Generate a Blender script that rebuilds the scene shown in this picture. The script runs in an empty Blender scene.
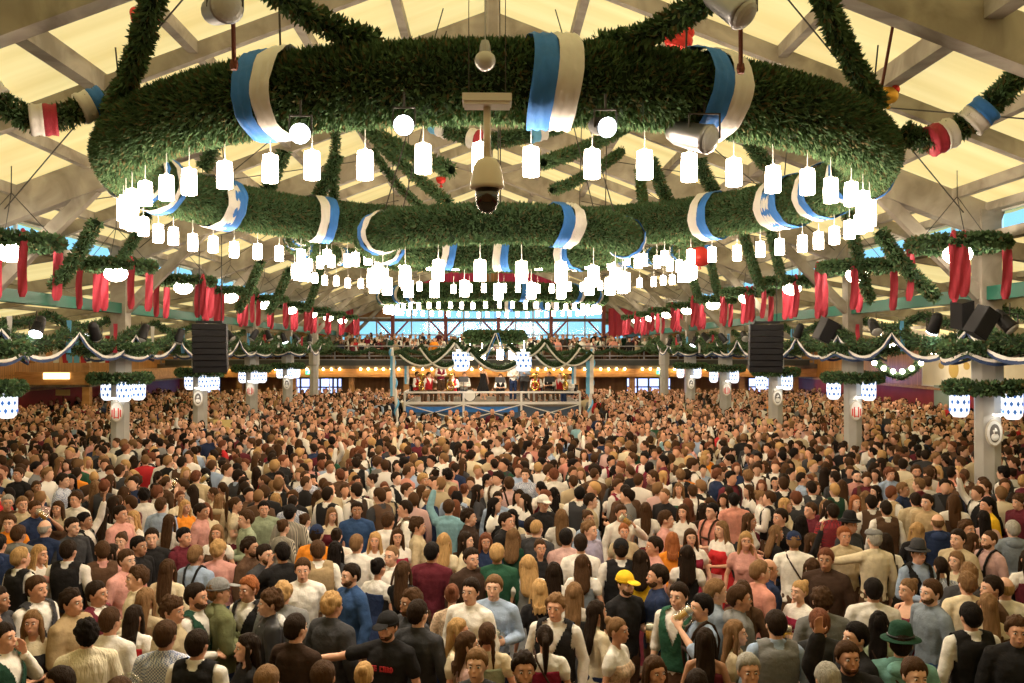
EXPO, SUN, LAMP, SPOTE = 0.3, 2.5, 36.0, 230
import bpy, math, random
import numpy as np
from mathutils import Vector, Matrix, Euler, noise
R = random.Random(7)
NR = np.random.RandomState(7)
PI = math.pi
scene = bpy.context.scene
COL = scene.collection
CZ, F, VX, VY = 4.05, 920.0, 490.0, 351.0      # eye height, focal length in pixels, vanishing point of the hall

def P(px, py, Y):
    return Vector(((px - VX) / F * Y, Y, CZ - (py - VY) / F * Y))

# ------------------------------------------------------------------ materials
MATS = {}
def new_mat(name):
    m = bpy.data.materials.new(name); m.use_nodes = True
    nt = m.node_tree
    b = nt.nodes['Principled BSDF']
    return m, nt, b
def setc(sock, c):
    sock.default_value = (c[0], c[1], c[2], 1.0)
def mat(name, col=(.5, .5, .5), rough=.6, metal=0, emit=None, es=0, var=0, vscale=8, bump=0, bscale=30, objcol=False, stretch=None, spec=.3, sheen=0):
    if name in MATS: return MATS[name]
    m, nt, b = new_mat(name)
    N, L = nt.nodes, nt.links
    b.inputs['Roughness'].default_value = rough
    b.inputs['Metallic'].default_value = metal
    b.inputs['Specular IOR Level'].default_value = spec
    setc(b.inputs['Base Color'], col)
    src = None
    if objcol:
        oi = N.new('ShaderNodeObjectInfo'); src = oi.outputs['Color']
        L.new(src, b.inputs['Base Color'])
    if var or bump:
        tc = N.new('ShaderNodeTexCoord'); mp = N.new('ShaderNodeMapping')
        L.new(tc.outputs['Object'], mp.inputs['Vector'])
        if stretch: mp.inputs['Scale'].default_value = stretch
        if var:
            nz = N.new('ShaderNodeTexNoise'); nz.inputs['Scale'].default_value = vscale; nz.inputs['Detail'].default_value = 5
            L.new(mp.outputs[0], nz.inputs['Vector'])
            mr = N.new('ShaderNodeMapRange'); mr.inputs['From Min'].default_value = .3; mr.inputs['From Max'].default_value = .7
            mr.inputs['To Min'].default_value = 1 - var; mr.inputs['To Max'].default_value = 1 + var
            L.new(nz.outputs['Fac'], mr.inputs['Value'])
            hs = N.new('ShaderNodeHueSaturation'); setc(hs.inputs['Color'], col)
            if src: L.new(src, hs.inputs['Color'])
            L.new(mr.outputs[0], hs.inputs['Value'])
            L.new(hs.outputs[0], b.inputs['Base Color'])
        if bump:
            nz2 = N.new('ShaderNodeTexNoise'); nz2.inputs['Scale'].default_value = bscale; nz2.inputs['Detail'].default_value = 4
            L.new(mp.outputs[0], nz2.inputs['Vector'])
            bp = N.new('ShaderNodeBump'); bp.inputs['Strength'].default_value = bump; bp.inputs['Distance'].default_value = .02
            L.new(nz2.outputs['Fac'], bp.inputs['Height']); L.new(bp.outputs[0], b.inputs['Normal'])
    if emit:
        setc(b.inputs['Emission Color'], emit); b.inputs['Emission Strength'].default_value = es
    MATS[name] = m
    return m
def cloth_pattern(name, kind, c1, c2, scale):
    if name in MATS: return MATS[name]
    m, nt, b = new_mat(name); N, L = nt.nodes, nt.links
    tc = N.new('ShaderNodeTexCoord'); mp = N.new('ShaderNodeMapping'); L.new(tc.outputs['Object'], mp.inputs['Vector'])
    ck = N.new('ShaderNodeTexChecker' if kind == 'check' else 'ShaderNodeTexWave')
    ck.inputs['Scale'].default_value = scale
    L.new(mp.outputs[0], ck.inputs['Vector'])
    if kind == 'check':
        setc(ck.inputs['Color1'], c1); setc(ck.inputs['Color2'], c2); L.new(ck.outputs['Color'], b.inputs['Base Color'])
    else:
        mx = N.new('ShaderNodeMix'); mx.data_type = 'RGBA'; L.new(ck.outputs['Fac'], mx.inputs[0])
        setc(mx.inputs[6], c1); setc(mx.inputs[7], c2); L.new(mx.outputs[2], b.inputs['Base Color'])
    b.inputs['Roughness'].default_value = .9
    MATS[name] = m
    return m
def attr_mat(name, rough=.8):
    m, nt, b = new_mat(name); N, L = nt.nodes, nt.links
    a = N.new('ShaderNodeAttribute'); a.attribute_name = 'tint'
    L.new(a.outputs['Color'], b.inputs['Base Color']); b.inputs['Roughness'].default_value = rough
    b.inputs['Specular IOR Level'].default_value = .15
    MATS[name] = m
    return m
def wood(name, c1, c2, scale=2.0, stretch=(1, 1, 12), rough=.55, plank=None):
    if name in MATS: return MATS[name]
    m, nt, b = new_mat(name); N, L = nt.nodes, nt.links
    tc = N.new('ShaderNodeTexCoord'); mp = N.new('ShaderNodeMapping'); L.new(tc.outputs['Object'], mp.inputs['Vector'])
    mp.inputs['Scale'].default_value = stretch
    nz = N.new('ShaderNodeTexNoise'); nz.inputs['Scale'].default_value = scale; nz.inputs['Detail'].default_value = 6; nz.inputs['Distortion'].default_value = .8
    L.new(mp.outputs[0], nz.inputs['Vector'])
    cr = N.new('ShaderNodeValToRGB'); cr.color_ramp.elements[0].position = .35; cr.color_ramp.elements[1].position = .68
    cr.color_ramp.elements[0].color = (*c1, 1); cr.color_ramp.elements[1].color = (*c2, 1)
    L.new(nz.outputs['Fac'], cr.inputs['Fac'])
    out = cr.outputs['Color']
    if plank:
        br = N.new('ShaderNodeTexBrick'); br.inputs['Scale'].default_value = 1
        mp2 = N.new('ShaderNodeMapping'); L.new(tc.outputs['Object'], mp2.inputs['Vector']); mp2.inputs['Rotation'].default_value = plank
        L.new(mp2.outputs[0], br.inputs['Vector'])
        br.inputs['Brick Width'].default_value = 3.0; br.inputs['Row Height'].default_value = .16; br.inputs['Mortar Size'].default_value = .012
        setc(br.inputs['Color1'], (1, 1, 1)); setc(br.inputs['Color2'], (.8, .78, .75)); setc(br.inputs['Mortar'], (.25, .2, .15))
        mx = N.new('ShaderNodeMix'); mx.data_type = 'RGBA'; mx.blend_type = 'MULTIPLY'; mx.inputs[0].default_value = 1
        L.new(out, mx.inputs[6]); L.new(br.outputs['Color'], mx.inputs[7]); out = mx.outputs[2]
    L.new(out, b.inputs['Base Color']); b.inputs['Roughness'].default_value = rough
    MATS[name] = m
    return m
def roof_cloth(name, col, trans):
    m = bpy.data.materials.new(name); m.use_nodes = True
    nt = m.node_tree; N, L = nt.nodes, nt.links
    N.remove(N['Principled BSDF']); out = N['Material Output']
    tc = N.new('ShaderNodeTexCoord'); mp = N.new('ShaderNodeMapping'); L.new(tc.outputs['Object'], mp.inputs['Vector'])
    mp.inputs['Scale'].default_value = (.12, 1.5, .12)
    nz = N.new('ShaderNodeTexNoise'); nz.inputs['Scale'].default_value = 1.2; nz.inputs['Detail'].default_value = 6
    L.new(mp.outputs[0], nz.inputs['Vector'])
    cr = N.new('ShaderNodeValToRGB'); cr.color_ramp.elements[0].position = .3; cr.color_ramp.elements[1].position = .7
    cr.color_ramp.elements[0].color = (col[0] * .86, col[1] * .80, col[2] * .68, 1); cr.color_ramp.elements[1].color = (*col, 1)
    L.new(nz.outputs['Fac'], cr.inputs['Fac'])
    d = N.new('ShaderNodeBsdfDiffuse'); t = N.new('ShaderNodeBsdfTranslucent'); mx = N.new('ShaderNodeMixShader')
    L.new(cr.outputs[0], d.inputs['Color']); L.new(cr.outputs[0], t.inputs['Color'])
    mx.inputs[0].default_value = trans
    L.new(d.outputs[0], mx.inputs[1]); L.new(t.outputs[0], mx.inputs[2]); L.new(mx.outputs[0], out.inputs['Surface'])
    MATS[name] = m
    return m

# ------------------------------------------------------------------ mesh builder
class MB:
    def __init__(s): s.v = []; s.f = []; s.m = []; s.mi = 0
    def add(s, vs, fs, mi=None):
        o = len(s.v); s.v.extend([tuple(v) for v in vs]); mi = s.mi if mi is None else mi
        for f in fs: s.f.append(tuple(i + o for i in f)); s.m.append(mi)
    def ext(s, o, mi=None):
        k = len(s.v); s.v.extend(o.v)
        for f, m in zip(o.f, o.m): s.f.append(tuple(i + k for i in f)); s.m.append(m if mi is None else mi)
        return s
    def box(s, c, d, M=None, mi=None):
        vs = []
        for x in (-.5, .5):
            for y in (-.5, .5):
                for z in (-.5, .5):
                    v = Vector((x * d[0], y * d[1], z * d[2]))
                    if M: v = M @ v
                    vs.append(v + Vector(c))
        s.add(vs, [(0, 1, 3, 2), (4, 6, 7, 5), (0, 4, 5, 1), (2, 3, 7, 6), (0, 2, 6, 4), (1, 5, 7, 3)], mi)
        return s
    def beam(s, a, b, w, h, mi=None, up=(0, 0, 1)):
        a, b = Vector(a), Vector(b); d = (b - a); L = d.length; d.normalize()
        u = Vector(up); x = d.cross(u)
        if x.length < 1e-3: x = Vector((1, 0, 0))
        x.normalize(); z = x.cross(d)
        M = Matrix((x, d, z)).transposed()
        return s.box((a + b) / 2, (w, L, h), M, mi)
    def tube(s, pts, rads, seg=8, mi=None, caps=True, closed=False):
        pts = [Vector(p) for p in pts]; n = len(pts)
        if not hasattr(rads, '__len__'): rads = [rads] * n
        ref = None; rings = []
        for i, p in enumerate(pts):
            t = (pts[(i + 1) % n] - pts[i - 1]) if closed else (pts[min(i + 1, n - 1)] - pts[max(i - 1, 0)])
            t.normalize()
            if ref is None:
                ref = Vector((0, 0, 1)) if abs(t.z) < .9 else Vector((1, 0, 0))
            x = ref - t * ref.dot(t); x.normalize(); ref = x; y = t.cross(x)
            rings.append([p + (x * math.cos(2 * PI * k / seg) + y * math.sin(2 * PI * k / seg)) * rads[i] for k in range(seg)])
        vs = [v for r in rings for v in r]; fs = []
        for i in range(n if closed else n - 1):
            j = (i + 1) % n
            for k in range(seg): fs.append((i * seg + k, i * seg + (k + 1) % seg, j * seg + (k + 1) % seg, j * seg + k))
        if caps and not closed:
            fs.append(tuple(range(seg))[::-1]); fs.append(tuple((n - 1) * seg + k for k in range(seg)))
        s.add(vs, fs, mi); return s
    def ell(s, c, r, seg=14, rng=10, M=None, mi=None):
        vs = []; fs = []
        for i in range(rng + 1):
            th = PI * i / rng
            for k in range(seg):
                a = 2 * PI * k / seg
                v = Vector((r[0] * math.sin(th) * math.cos(a), r[1] * math.sin(th) * math.sin(a), r[2] * math.cos(th)))
                if M: v = M @ v
                vs.append(v + Vector(c))
        for i in range(rng):
            for k in range(seg): fs.append((i * seg + k, (i + 1) * seg + k, (i + 1) * seg + (k + 1) % seg, i * seg + (k + 1) % seg))
        s.add(vs, fs, mi); return s
    def lathe(s, prof, c=(0, 0, 0), seg=20, mi=None):
        n = len(prof); vs = []; fs = []
        for r, z in prof:
            for k in range(seg):
                a = 2 * PI * k / seg; vs.append((c[0] + r * math.cos(a), c[1] + r * math.sin(a), c[2] + z))
        for i in range(n - 1):
            for k in range(seg): fs.append((i * seg + k, i * seg + (k + 1) % seg, (i + 1) * seg + (k + 1) % seg, (i + 1) * seg + k))
        fs.append(tuple(range(seg))[::-1]); fs.append(tuple((n - 1) * seg + k for k in range(seg)))
        s.add(vs, fs, mi); return s
    def loft(s, rings, seg=24, mi=None):
        # rings: (z, rx, ry, cx, cy)
        vs = []; fs = []; n = len(rings)
        for (z, rx, ry, cx, cy) in rings:
            for k in range(seg):
                a = 2 * PI * k / seg
                ca, sa = math.cos(a), math.sin(a)
                vs.append((cx + rx * abs(ca) ** .85 * (1 if ca > 0 else -1), cy + ry * abs(sa) ** .9 * (1 if sa > 0 else -1), z))
        for i in range(n - 1):
            for k in range(seg): fs.append((i * seg + k, i * seg + (k + 1) % seg, (i + 1) * seg + (k + 1) % seg, (i + 1) * seg + k))
        fs.append(tuple(range(seg))[::-1]); fs.append(tuple((n - 1) * seg + k for k in range(seg)))
        s.add(vs, fs, mi); return s
    def limb(s, pts, rads, seg=12, mi=None):
        pts = [Vector(p) for p in pts]
        for i, p in enumerate(pts): s.ell(p, (rads[i],) * 3, 12, 8, mi=mi)
        for i in range(len(pts) - 1): s.tube([pts[i], pts[i + 1]], [rads[i], rads[i + 1]], seg, mi)
        return s
    def mesh(s, name, mats, smooth=True):
        me = bpy.data.meshes.new(name); me.from_pydata(s.v, [], s.f)
        for m in (mats if isinstance(mats, (list, tuple)) else [mats]): me.materials.append(m)
        me.polygons.foreach_set('material_index', s.m)
        me.polygons.foreach_set('use_smooth', [smooth] * len(s.f))
        me.update(); return me
    def obj(s, name, mats, parent=None, smooth=False, **kw):
        return link(name, s.mesh(name, mats, smooth), parent, **kw)

def link(name, me, parent=None, loc=None, rotz=None, label=None, cat=None, group=None, kind=None, color=None):
    o = bpy.data.objects.new(name, me); COL.objects.link(o)
    if parent: o.parent = parent
    if loc is not None: o.location = loc
    if rotz is not None: o.rotation_euler[2] = rotz
    if color: o.color = (*color, 1)
    tag(o, label, cat, group, kind)
    return o
def tag(o, label=None, cat=None, group=None, kind=None):
    if label: o['label'] = label
    if cat: o['category'] = cat
    if group: o['group'] = group
    if kind: o['kind'] = kind
    return o
def empty(name, loc=(0, 0, 0), rotz=0, **kw):
    o = bpy.data.objects.new(name, None); COL.objects.link(o); o.location = loc; o.rotation_euler[2] = rotz
    o.empty_display_size = .1
    tag(o, **kw); return o
def dup(root, loc=None, rotz=None, **kw):
    r = root.copy(); COL.objects.link(r)
    if loc is not None: r.location = loc
    if rotz is not None: r.rotation_euler[2] = rotz
    tag(r, **kw)
    for ch in list(root.children):
        c = ch.copy(); COL.objects.link(c); c.parent = r
        for g in list(ch.children):
            d = g.copy(); COL.objects.link(d); d.parent = c
    return r
def np_mesh(name, V, Fc, mats, mi=None, tint=None, smooth=False):
    """V (n,3); Fc (m,k) equal-size faces"""
    me = bpy.data.meshes.new(name); n = len(V); m, k = Fc.shape
    me.vertices.add(n); me.vertices.foreach_set('co', np.ascontiguousarray(V, dtype=np.float32).ravel())
    me.loops.add(m * k); me.loops.foreach_set('vertex_index', Fc.astype(np.int32).ravel())
    me.polygons.add(m); me.polygons.foreach_set('loop_start', np.arange(0, m * k, k, dtype=np.int32))
    try: me.polygons.foreach_set('loop_total', np.full(m, k, dtype=np.int32))
    except Exception: pass
    for q in (mats if isinstance(mats, (list, tuple)) else [mats]): me.materials.append(q)
    if mi is not None: me.polygons.foreach_set('material_index', mi.astype(np.int32))
    if smooth: me.polygons.foreach_set('use_smooth', np.ones(m, dtype=bool))
    if tint is not None:
        a = me.color_attributes.new('tint', 'FLOAT_COLOR', 'POINT')
        a.data.foreach_set('color', np.concatenate([tint, np.ones((n, 1))], 1).astype(np.float32).ravel())
    me.update(calc_edges=True); me.validate()
    return me
def bez(a, b, sag=0, n=12):
    a, b = Vector(a), Vector(b)
    return [a.lerp(b, i / n) - Vector((0, 0, sag * 4 * (i / n) * (1 - i / n))) for i in range(n + 1)]

# fir garland: a bumpy dark core bristling with sprigs
def garland_mesh(name, pts, r, closed=False, dens=300, ln=.11, w=.035, seg=12):
    pts = [Vector(p) for p in pts]; n = len(pts)
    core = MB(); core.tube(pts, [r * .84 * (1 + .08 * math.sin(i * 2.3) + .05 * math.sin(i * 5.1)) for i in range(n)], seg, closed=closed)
    CV = np.array(core.v); CF = [f for f in core.f if len(f) == 4]
    A = np.array([tuple(p) for p in pts]); B = np.roll(A, -1, 0)
    if not closed: A = A[:-1]; B = B[:-1]
    Ls = np.linalg.norm(B - A, axis=1); tot = Ls.sum()
    N = int(dens * tot * 2 * PI * r)
    ci = NR.choice(len(A), N, p=Ls / tot); t = NR.rand(N, 1)
    pos = A[ci] * (1 - t) + B[ci] * t; T = (B - A)[ci] / Ls[ci][:, None]
    rnd = NR.randn(N, 3); nrm = rnd - T * (rnd * T).sum(1)[:, None]; nrm /= np.linalg.norm(nrm, axis=1)[:, None] + 1e-9
    base = pos + nrm * r * .86
    quad = NR.rand(N, 1)
    d = nrm + NR.randn(N, 3) * .55; d /= np.linalg.norm(d, axis=1)[:, None]
    s = np.cross(d, NR.randn(N, 3)); s /= np.linalg.norm(s, axis=1)[:, None] + 1e-9
    l = ln * (.6 + .8 * quad); wd = w * (.6 + .8 * NR.rand(N, 1))
    v0 = base - s * wd * .5; v1 = base + s * wd * .5; v3 = base + d * l * .55 + s * wd; v2 = base + d * l; v4 = base + d * l * .55 - s * wd
    V = np.stack([v0, v1, v3, v2, v4], 1).reshape(-1, 3)
    base_i = np.arange(N)[:, None] * 5
    Q1 = base_i + np.array([[0, 1, 2, 4]]); 
    Tn = base_i + np.array([[4, 2, 3, 3]])
    # second quad degenerates to a triangle: build as thin quad with a midpoint
    nC = len(CV)
    allV = np.concatenate([CV, V]); 
    mid = (v3 + v2) / 2 + s * wd * .15
    allV = np.concatenate([allV, mid])
    Q2 = np.stack([base_i[:, 0] + 4 + nC, base_i[:, 0] + 2 + nC, nC + 5 * N + np.arange(N), base_i[:, 0] + 3 + nC], 1)
    allF = np.concatenate([np.array(CF), Q1 + nC, Q2])
    g = NR.rand(N)
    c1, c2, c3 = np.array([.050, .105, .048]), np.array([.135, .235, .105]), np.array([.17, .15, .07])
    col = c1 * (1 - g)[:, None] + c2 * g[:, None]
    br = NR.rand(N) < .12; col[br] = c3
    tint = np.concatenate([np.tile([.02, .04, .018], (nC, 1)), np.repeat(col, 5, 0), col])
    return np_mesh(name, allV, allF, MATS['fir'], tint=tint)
attr_mat('fir', .85)

# ------------------------------------------------------------------ palette
M_timber = wood('timber', (.24, .21, .165), (.46, .42, .34), 1.5, (1, 1, 1), .7)
M_timber_dk = wood('timber_dark', (.10, .075, .055), (.2, .16, .12), 2, (1, 1, 1), .6)
M_orange = wood('orange_wood', (.42, .19, .055), (.62, .31, .10), 1.2, (3, 3, .5), .45, plank=(0, PI / 2, 0))
M_orange_b = wood('orange_beam', (.40, .19, .06), (.60, .32, .12), 1.5, (1, 4, 4), .45)
M_redwall = mat('red_paint', (.30, .025, .03), .5, var=.15, vscale=2)
M_roof = roof_cloth('roof_canvas', (.95, .64, .265), .62)
M_blk = mat('black_plastic', (.015, .015, .017), .5)
M_grille = mat('speaker_grille', (.022, .022, .026), .7, bump=.6, bscale=200)
M_steel = mat('steel', (.35, .35, .36), .4, .9)
M_cable = mat('cable', (.06, .055, .05), .6)
M_cord = mat('white_cord', (.75, .74, .70), .6)
M_rust = mat('rust_rod', (.16, .05, .03), .6, .3)
M_lamp = mat('lantern_shade', (.9, .9, .9), .4, emit=(1, .80, .60), es=LAMP)
M_globe = mat('globe_glass', (.9, .9, .9), .3, emit=(1, .85, .68), es=LAMP * .7)
M_spot = mat('spot_lens', (.9, .9, .9), .2, emit=(.85, .93, 1), es=14)
M_bulb = mat('warm_bulb', (1, .8, .4), .3, emit=(1, .66, .25), es=34)
M_red = mat('red_ribbon', (.46, .04, .065), .6, var=.18, vscale=3, stretch=(8, 8, .6), bump=.4, bscale=10)
M_mag = mat('magenta_drape', (.42, .03, .09), .7, var=.2, vscale=2, stretch=(4, 4, .4))
M_blue = mat('blue_cloth', (.05, .22, .66), .65, bump=.8, bscale=9, var=.12, vscale=4)
M_sky = mat('sky_cloth', (.16, .48, .80), .65, bump=.5, bscale=9)
M_white = mat('white_cloth', (.84, .82, .78), .65, bump=.8, bscale=9, var=.05, vscale=4)
M_wpaint = mat('white_paint', (.78, .76, .72), .45)
M_green = mat('green_paint', (.016, .13, .085), .45, var=.08, vscale=1)
M_col = mat('column_paint', (.42, .41, .38), .6, var=.06, vscale=3)
M_floor = wood('floor_boards', (.10, .07, .05), (.2, .14, .09), 1, (1, 6, 1), .7)
M_glass = mat('window_glow_glass', (.8, .9, 1), .1)
# ------------------------------------------------------------------ camera, sky, sun
cam = bpy.data.cameras.new('camera'); cam.lens = F / 1024 * 36; cam.sensor_width = 36; cam.clip_end = 400
camo = bpy.data.objects.new('camera', cam); COL.objects.link(camo); scene.camera = camo
camo.location = (0, 0, CZ)
camo.rotation_euler = (PI / 2 + math.atan((VY - 341.5) / F), 0, -math.atan((512 - VX) / F))
scene.view_settings.view_transform = 'Standard'; scene.view_settings.look = 'None'
scene.view_settings.gamma = 1; scene.view_settings.use_curve_mapping = False; scene.view_settings.exposure = EXPO
w = bpy.data.worlds.new('sky'); scene.world = w; w.use_nodes = True
bg = w.node_tree.nodes['Background']; bg.inputs[0].default_value = (.42, .74, 1, 1); bg.inputs[1].default_value = 1.25
sun = bpy.data.lights.new('sun', 'SUN'); sun.energy = SUN; sun.angle = .6; sun.color = (1, .93, .80)
so = bpy.data.objects.new('sun', sun); COL.objects.link(so); so.rotation_euler = (-.25, .12, 0)
scene.cycles.max_bounces = 7; scene.cycles.diffuse_bounces = 4; scene.cycles.transparent_max_bounces = 16
scene.cycles.sample_clamp_indirect = 4; scene.cycles.caustics_reflective = False; scene.cycles.caustics_refractive = False
scene.cycles.use_denoising = True

S = dict(kind='structure')
Y0, Y1, XW = -7.0, 66.0, 20.4
APEX, KN, SL = 10.45, 9.9, .38
FR = [-2.3 + 6.8 * i for i in range(11)]
def zr(x): return APEX - SL * abs(x)
def za(x): return 6.25 - .17 * (abs(x) - KN)       # aisle roof underside

b = MB(); b.box((0, 30, -.1), (42, 76, .2)); b.obj('floor', M_floor, **S)
# roof canvas: two slopes of the nave, two aisles
for s, nm in ((-1, 'left'), (1, 'right')):
    b = MB()
    nx, ny = 6, 44
    for (xa, xb, za_, zb_, dz) in ((0, KN + .5, zr(0), zr(KN + .5), .34), ):
        vs = []; fs = []
        for j in range(ny + 1):
            y = Y0 + (Y1 + .5 - Y0) * j / ny
            for i in range(nx + 1):
                x = xa + (xb - xa) * i / nx
                sag = .03 * math.sin(j * 3.3 + i)
                vs.append((s * x, y, za_ + (zb_ - za_) * i / nx + dz + sag))
        for j in range(ny):
            for i in range(nx):
                a = j * (nx + 1) + i; fs.append((a, a + 1, a + nx + 2, a + nx + 1))
        b.add(vs, fs)
    b.obj('ceiling', M_roof, smooth=True, **S)
    b = MB(); vs = []; fs = []
    for j in range(ny + 1):
        y = Y0 + (Y1 + .5 - Y0) * j / ny
        for i in range(nx + 1):
            x = KN - .1 + (XW + .2 - KN) * i / nx
            vs.append((s * x, y, za(x) + .14))
    for j in range(ny):
        for i in range(nx):
            a = j * (nx + 1) + i; fs.append((a, a + 1, a + nx + 2, a + nx + 1))
    b.add(vs, fs); b.obj('ceiling', M_roof, smooth=True, **S)

# windows between nave and aisle roofs (clerestory) and glass material
gm = bpy.data.materials.new('clear_glass'); gm.use_nodes = True; nt = gm.node_tree
nt.nodes.remove(nt.nodes['Principled BSDF'])
tr = nt.nodes.new('ShaderNodeBsdfTransparent'); tr.inputs[0].default_value = (.80, .95, 1, 1)
gl = nt.nodes.new('ShaderNodeBsdfGlossy'); gl.inputs['Roughness'].default_value = .1
mx = nt.nodes.new('ShaderNodeMixShader'); mx.inputs[0].default_value = .08
nt.links.new(tr.outputs[0], mx.inputs[1]); nt.links.new(gl.outputs[0], mx.inputs[2]); nt.links.new(mx.outputs[0], nt.nodes['Material Output'].inputs['Surface'])
k = 0
for s in (-1, 1):
    for i in range(len(FR) - 1):
        k += 1
        r = empty('window_%d' % k, (s * (KN + .25), (FR[i] + FR[i + 1]) / 2, 6.62), kind='structure')
        MB().box((0, 0, 0), (.02, 6.4, .42)).obj('pane', gm, r)
        f = MB()
        for z in (-.22, .22): f.box((0, 0, z), (.08, 6.8, .05))
        for y in (-3.4, -1.6, 0, 1.6, 3.4): f.box((0, y, 0), (.07, .06, .44))
        f.obj('window_frame', M_wpaint, r)

# frames: deep rafters, knee braces, posts
for fi, y in enumerate(FR):
    for s in (-1, 1):
        b = MB()
        b.beam((0, y, APEX - .05), (s * (KN + .2), y, zr(KN + .2) - .05), .30, .62)
        b.obj('roof_beam', M_timber, **S)
        b = MB(); b.beam((s * 7.7, y, zr(7.7) - .3), (s * 9.75, y, 5.15), .2, .24)
        b.beam((s * 11.9, y, za(11.9) - .1), (s * 10.05, y, 5.0), .16, .2); b.obj('brace_beam', M_timber, **S)
        b = MB(); b.beam((s * (KN - .1), y, za(KN) - .1), (s * XW, y, za(XW) - .1), .2, .34); b.obj('aisle_beam', M_timber, **S)
        b = MB(); b.box((s * KN, y, 5.4), (.40, .40, 2.9)); b.obj('post_beam', M_timber, **S)
    # tie brace fan in the apex
    if fi % 2 == 0:
        b = MB(); b.beam((-2.2, y, zr(2.2) - .2), (0, y, APEX - 1.6), .12, .14); b.beam((2.2, y, zr(2.2) - .2), (0, y, APEX - 1.6), .12, .14)
        b.beam((0, y, APEX - .2), (0, y, APEX - 1.75), .16, .16); b.obj('apex_beam', M_timber, **S)
for i in range(len(FR) - 1):
    y = (FR[i] + FR[i + 1]) / 2
    for s in (-1, 1):
        b = MB(); b.beam((0, y, APEX + .12), (s * (KN + .2), y, zr(KN + .2) + .12), .16, .26); b.obj('roof_beam', M_timber, **S)
        b = MB(); b.beam((s * KN, y, za(KN)), (s * XW, y, za(XW)), .12, .16); b.obj('aisle_beam', M_timber, **S)
        b = MB(); b.tube([(s * 9.5, FR[i], zr(9.5) - .1), (s * 3, FR[i + 1], zr(3) - .05)], .012, 5); b.tube([(s * 3, FR[i], zr(3) - .05), (s * 9.5, FR[i + 1], zr(9.5) - .1)], .012, 5)
        b.obj('tie_rod_trim', M_cable, **S)
for x in (0, 1.6, 3.15, 4.7, 6.2, 7.8, 9.2):
    for s in ((1,) if x == 0 else (-1, 1)):
        b = MB(); b.beam((s * x, Y0, zr(x) + .20), (s * x, Y1, zr(x) + .20), .15 if x != 6.2 else .24, .2 if x != 6.2 else .3); b.obj('purlin_beam', M_timber, **S)
for x in (12.5, 15, 17.5):
    for s in (-1, 1):
        b = MB(); b.beam((s * x, Y0, za(x) + .05), (s * x, Y1, za(x) + .05), .11, .14); b.obj('purlin_beam', M_timber, **S)
for s in (-1, 1):
    b = MB(); b.box((s * KN, (Y0 + Y1) / 2 + 4, 5.19), (.22, Y1 - Y0 - 8, .27)); b.obj('green_beam', M_green, **S)
    b = MB(); b.box((s * KN, (Y0 + Y1) / 2, 6.3), (.26, Y1 - Y0, .2)); b.box((s * KN, (Y0 + Y1) / 2, 6.9), (.2, Y1 - Y0, .16)); b.obj('eaves_beam', M_timber, **S)

# walls
for s, nm in ((-1, 'left'), (1, 'right')):
    b = MB(); b.box((s * (XW + .1), (Y0 + Y1) / 2, 3.6), (.2, Y1 - Y0, 3.0)); b.obj('wall_' + nm, M_orange, **S)
    b = MB(); b.box((s * (XW + .06), (Y0 + Y1) / 2, 1.15), (.24, Y1 - Y0, 2.3)); b.obj('wall_' + nm + '_lower', M_redwall, **S)
    b = MB(); b.box((s * (XW - .1), (Y0 + Y1) / 2, 2.33), (.16, Y1 - Y0, .1)); b.obj('trim_%d' % (1 if s < 0 else 2), M_orange_b, **S)
b = MB(); b.box((0, Y0 - .1, 5.2), (42, .2, 11.2)); b.obj('wall_front', M_orange, **S)
# back wall: timber gable with a band of big windows
W0, W1, WZ0, WZ1 = -10.6, 11.8, 4.2, 7.75
b = MB(); b.box((-15.7, Y1 + .1, 3.6), (10.3, .2, 7.2)); b.box((16.2, Y1 + .1, 3.6), (8.9, .2, 7.2)); b.box((.6, Y1 + .1, 2.1), (22.4, .2, 4.2))
def wtop(x0, x1): return min(WZ1, zr(max(abs(x0), abs(x1))) + .05)
for i in range(6):
    x0 = W0 + (W1 - W0) * i / 6; x1 = W0 + (W1 - W0) * (i + 1) / 6; t = wtop(x0, x1)
    b.box(((x0 + x1) / 2, Y1 + .1, (t + 11) / 2), (x1 - x0, .2, 11 - t))
b.obj('wall_back', M_orange, **S)
n = 6
for i in range(n):
    x0 = W0 + (W1 - W0) * i / n; x1 = W0 + (W1 - W0) * (i + 1) / n
    k += 1; r = empty('window_%d' % k, ((x0 + x1) / 2, Y1 + .05, WZ0), kind='structure'); WT = wtop(x0, x1)
    MB().box((0, .02, (WT - WZ0) / 2), (x1 - x0 - .1, .02, WT - WZ0)).obj('pane', gm, r)
    f = MB(); ww = x1 - x0
    for x in (-ww / 2, -ww / 6, ww / 6, ww / 2): f.box((x, 0, (WT - WZ0) / 2), (.1, .1, WT - WZ0))
    for z in (.05, 1.0, WT - WZ0 - .05): f.box((0, 0, z), (ww, .1, .1))
    f.obj('window_frame', M_wpaint, r)
b = MB(); b.box((.6, Y1 - .5, 6.25), (W1 - W0 + 1, .25, .22)); b.obj('transom_beam', M_timber_dk, **S)
M_truss = mat('red_brown_paint', (.26, .07, .06), .5)
for i in range(7):
    x = W0 + (W1 - W0) * i / 6
    b = MB(); b.box((x, Y1 - .9, 5.3), (.24, .24, 4.2))
    if i < 6:
        xm = x + (W1 - W0) / 12
        b.beam((x, Y1 - .9, 5.0), (xm * .6 + x * .4, Y1 - .9, 6.2), .12, .12)
    if i > 0:
        xm = x - (W1 - W0) / 12
        b.beam((x, Y1 - .9, 5.0), (xm * .6 + x * .4, Y1 - .9, 6.2), .12, .12)
    b.obj('truss_beam', M_truss, **S)

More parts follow.
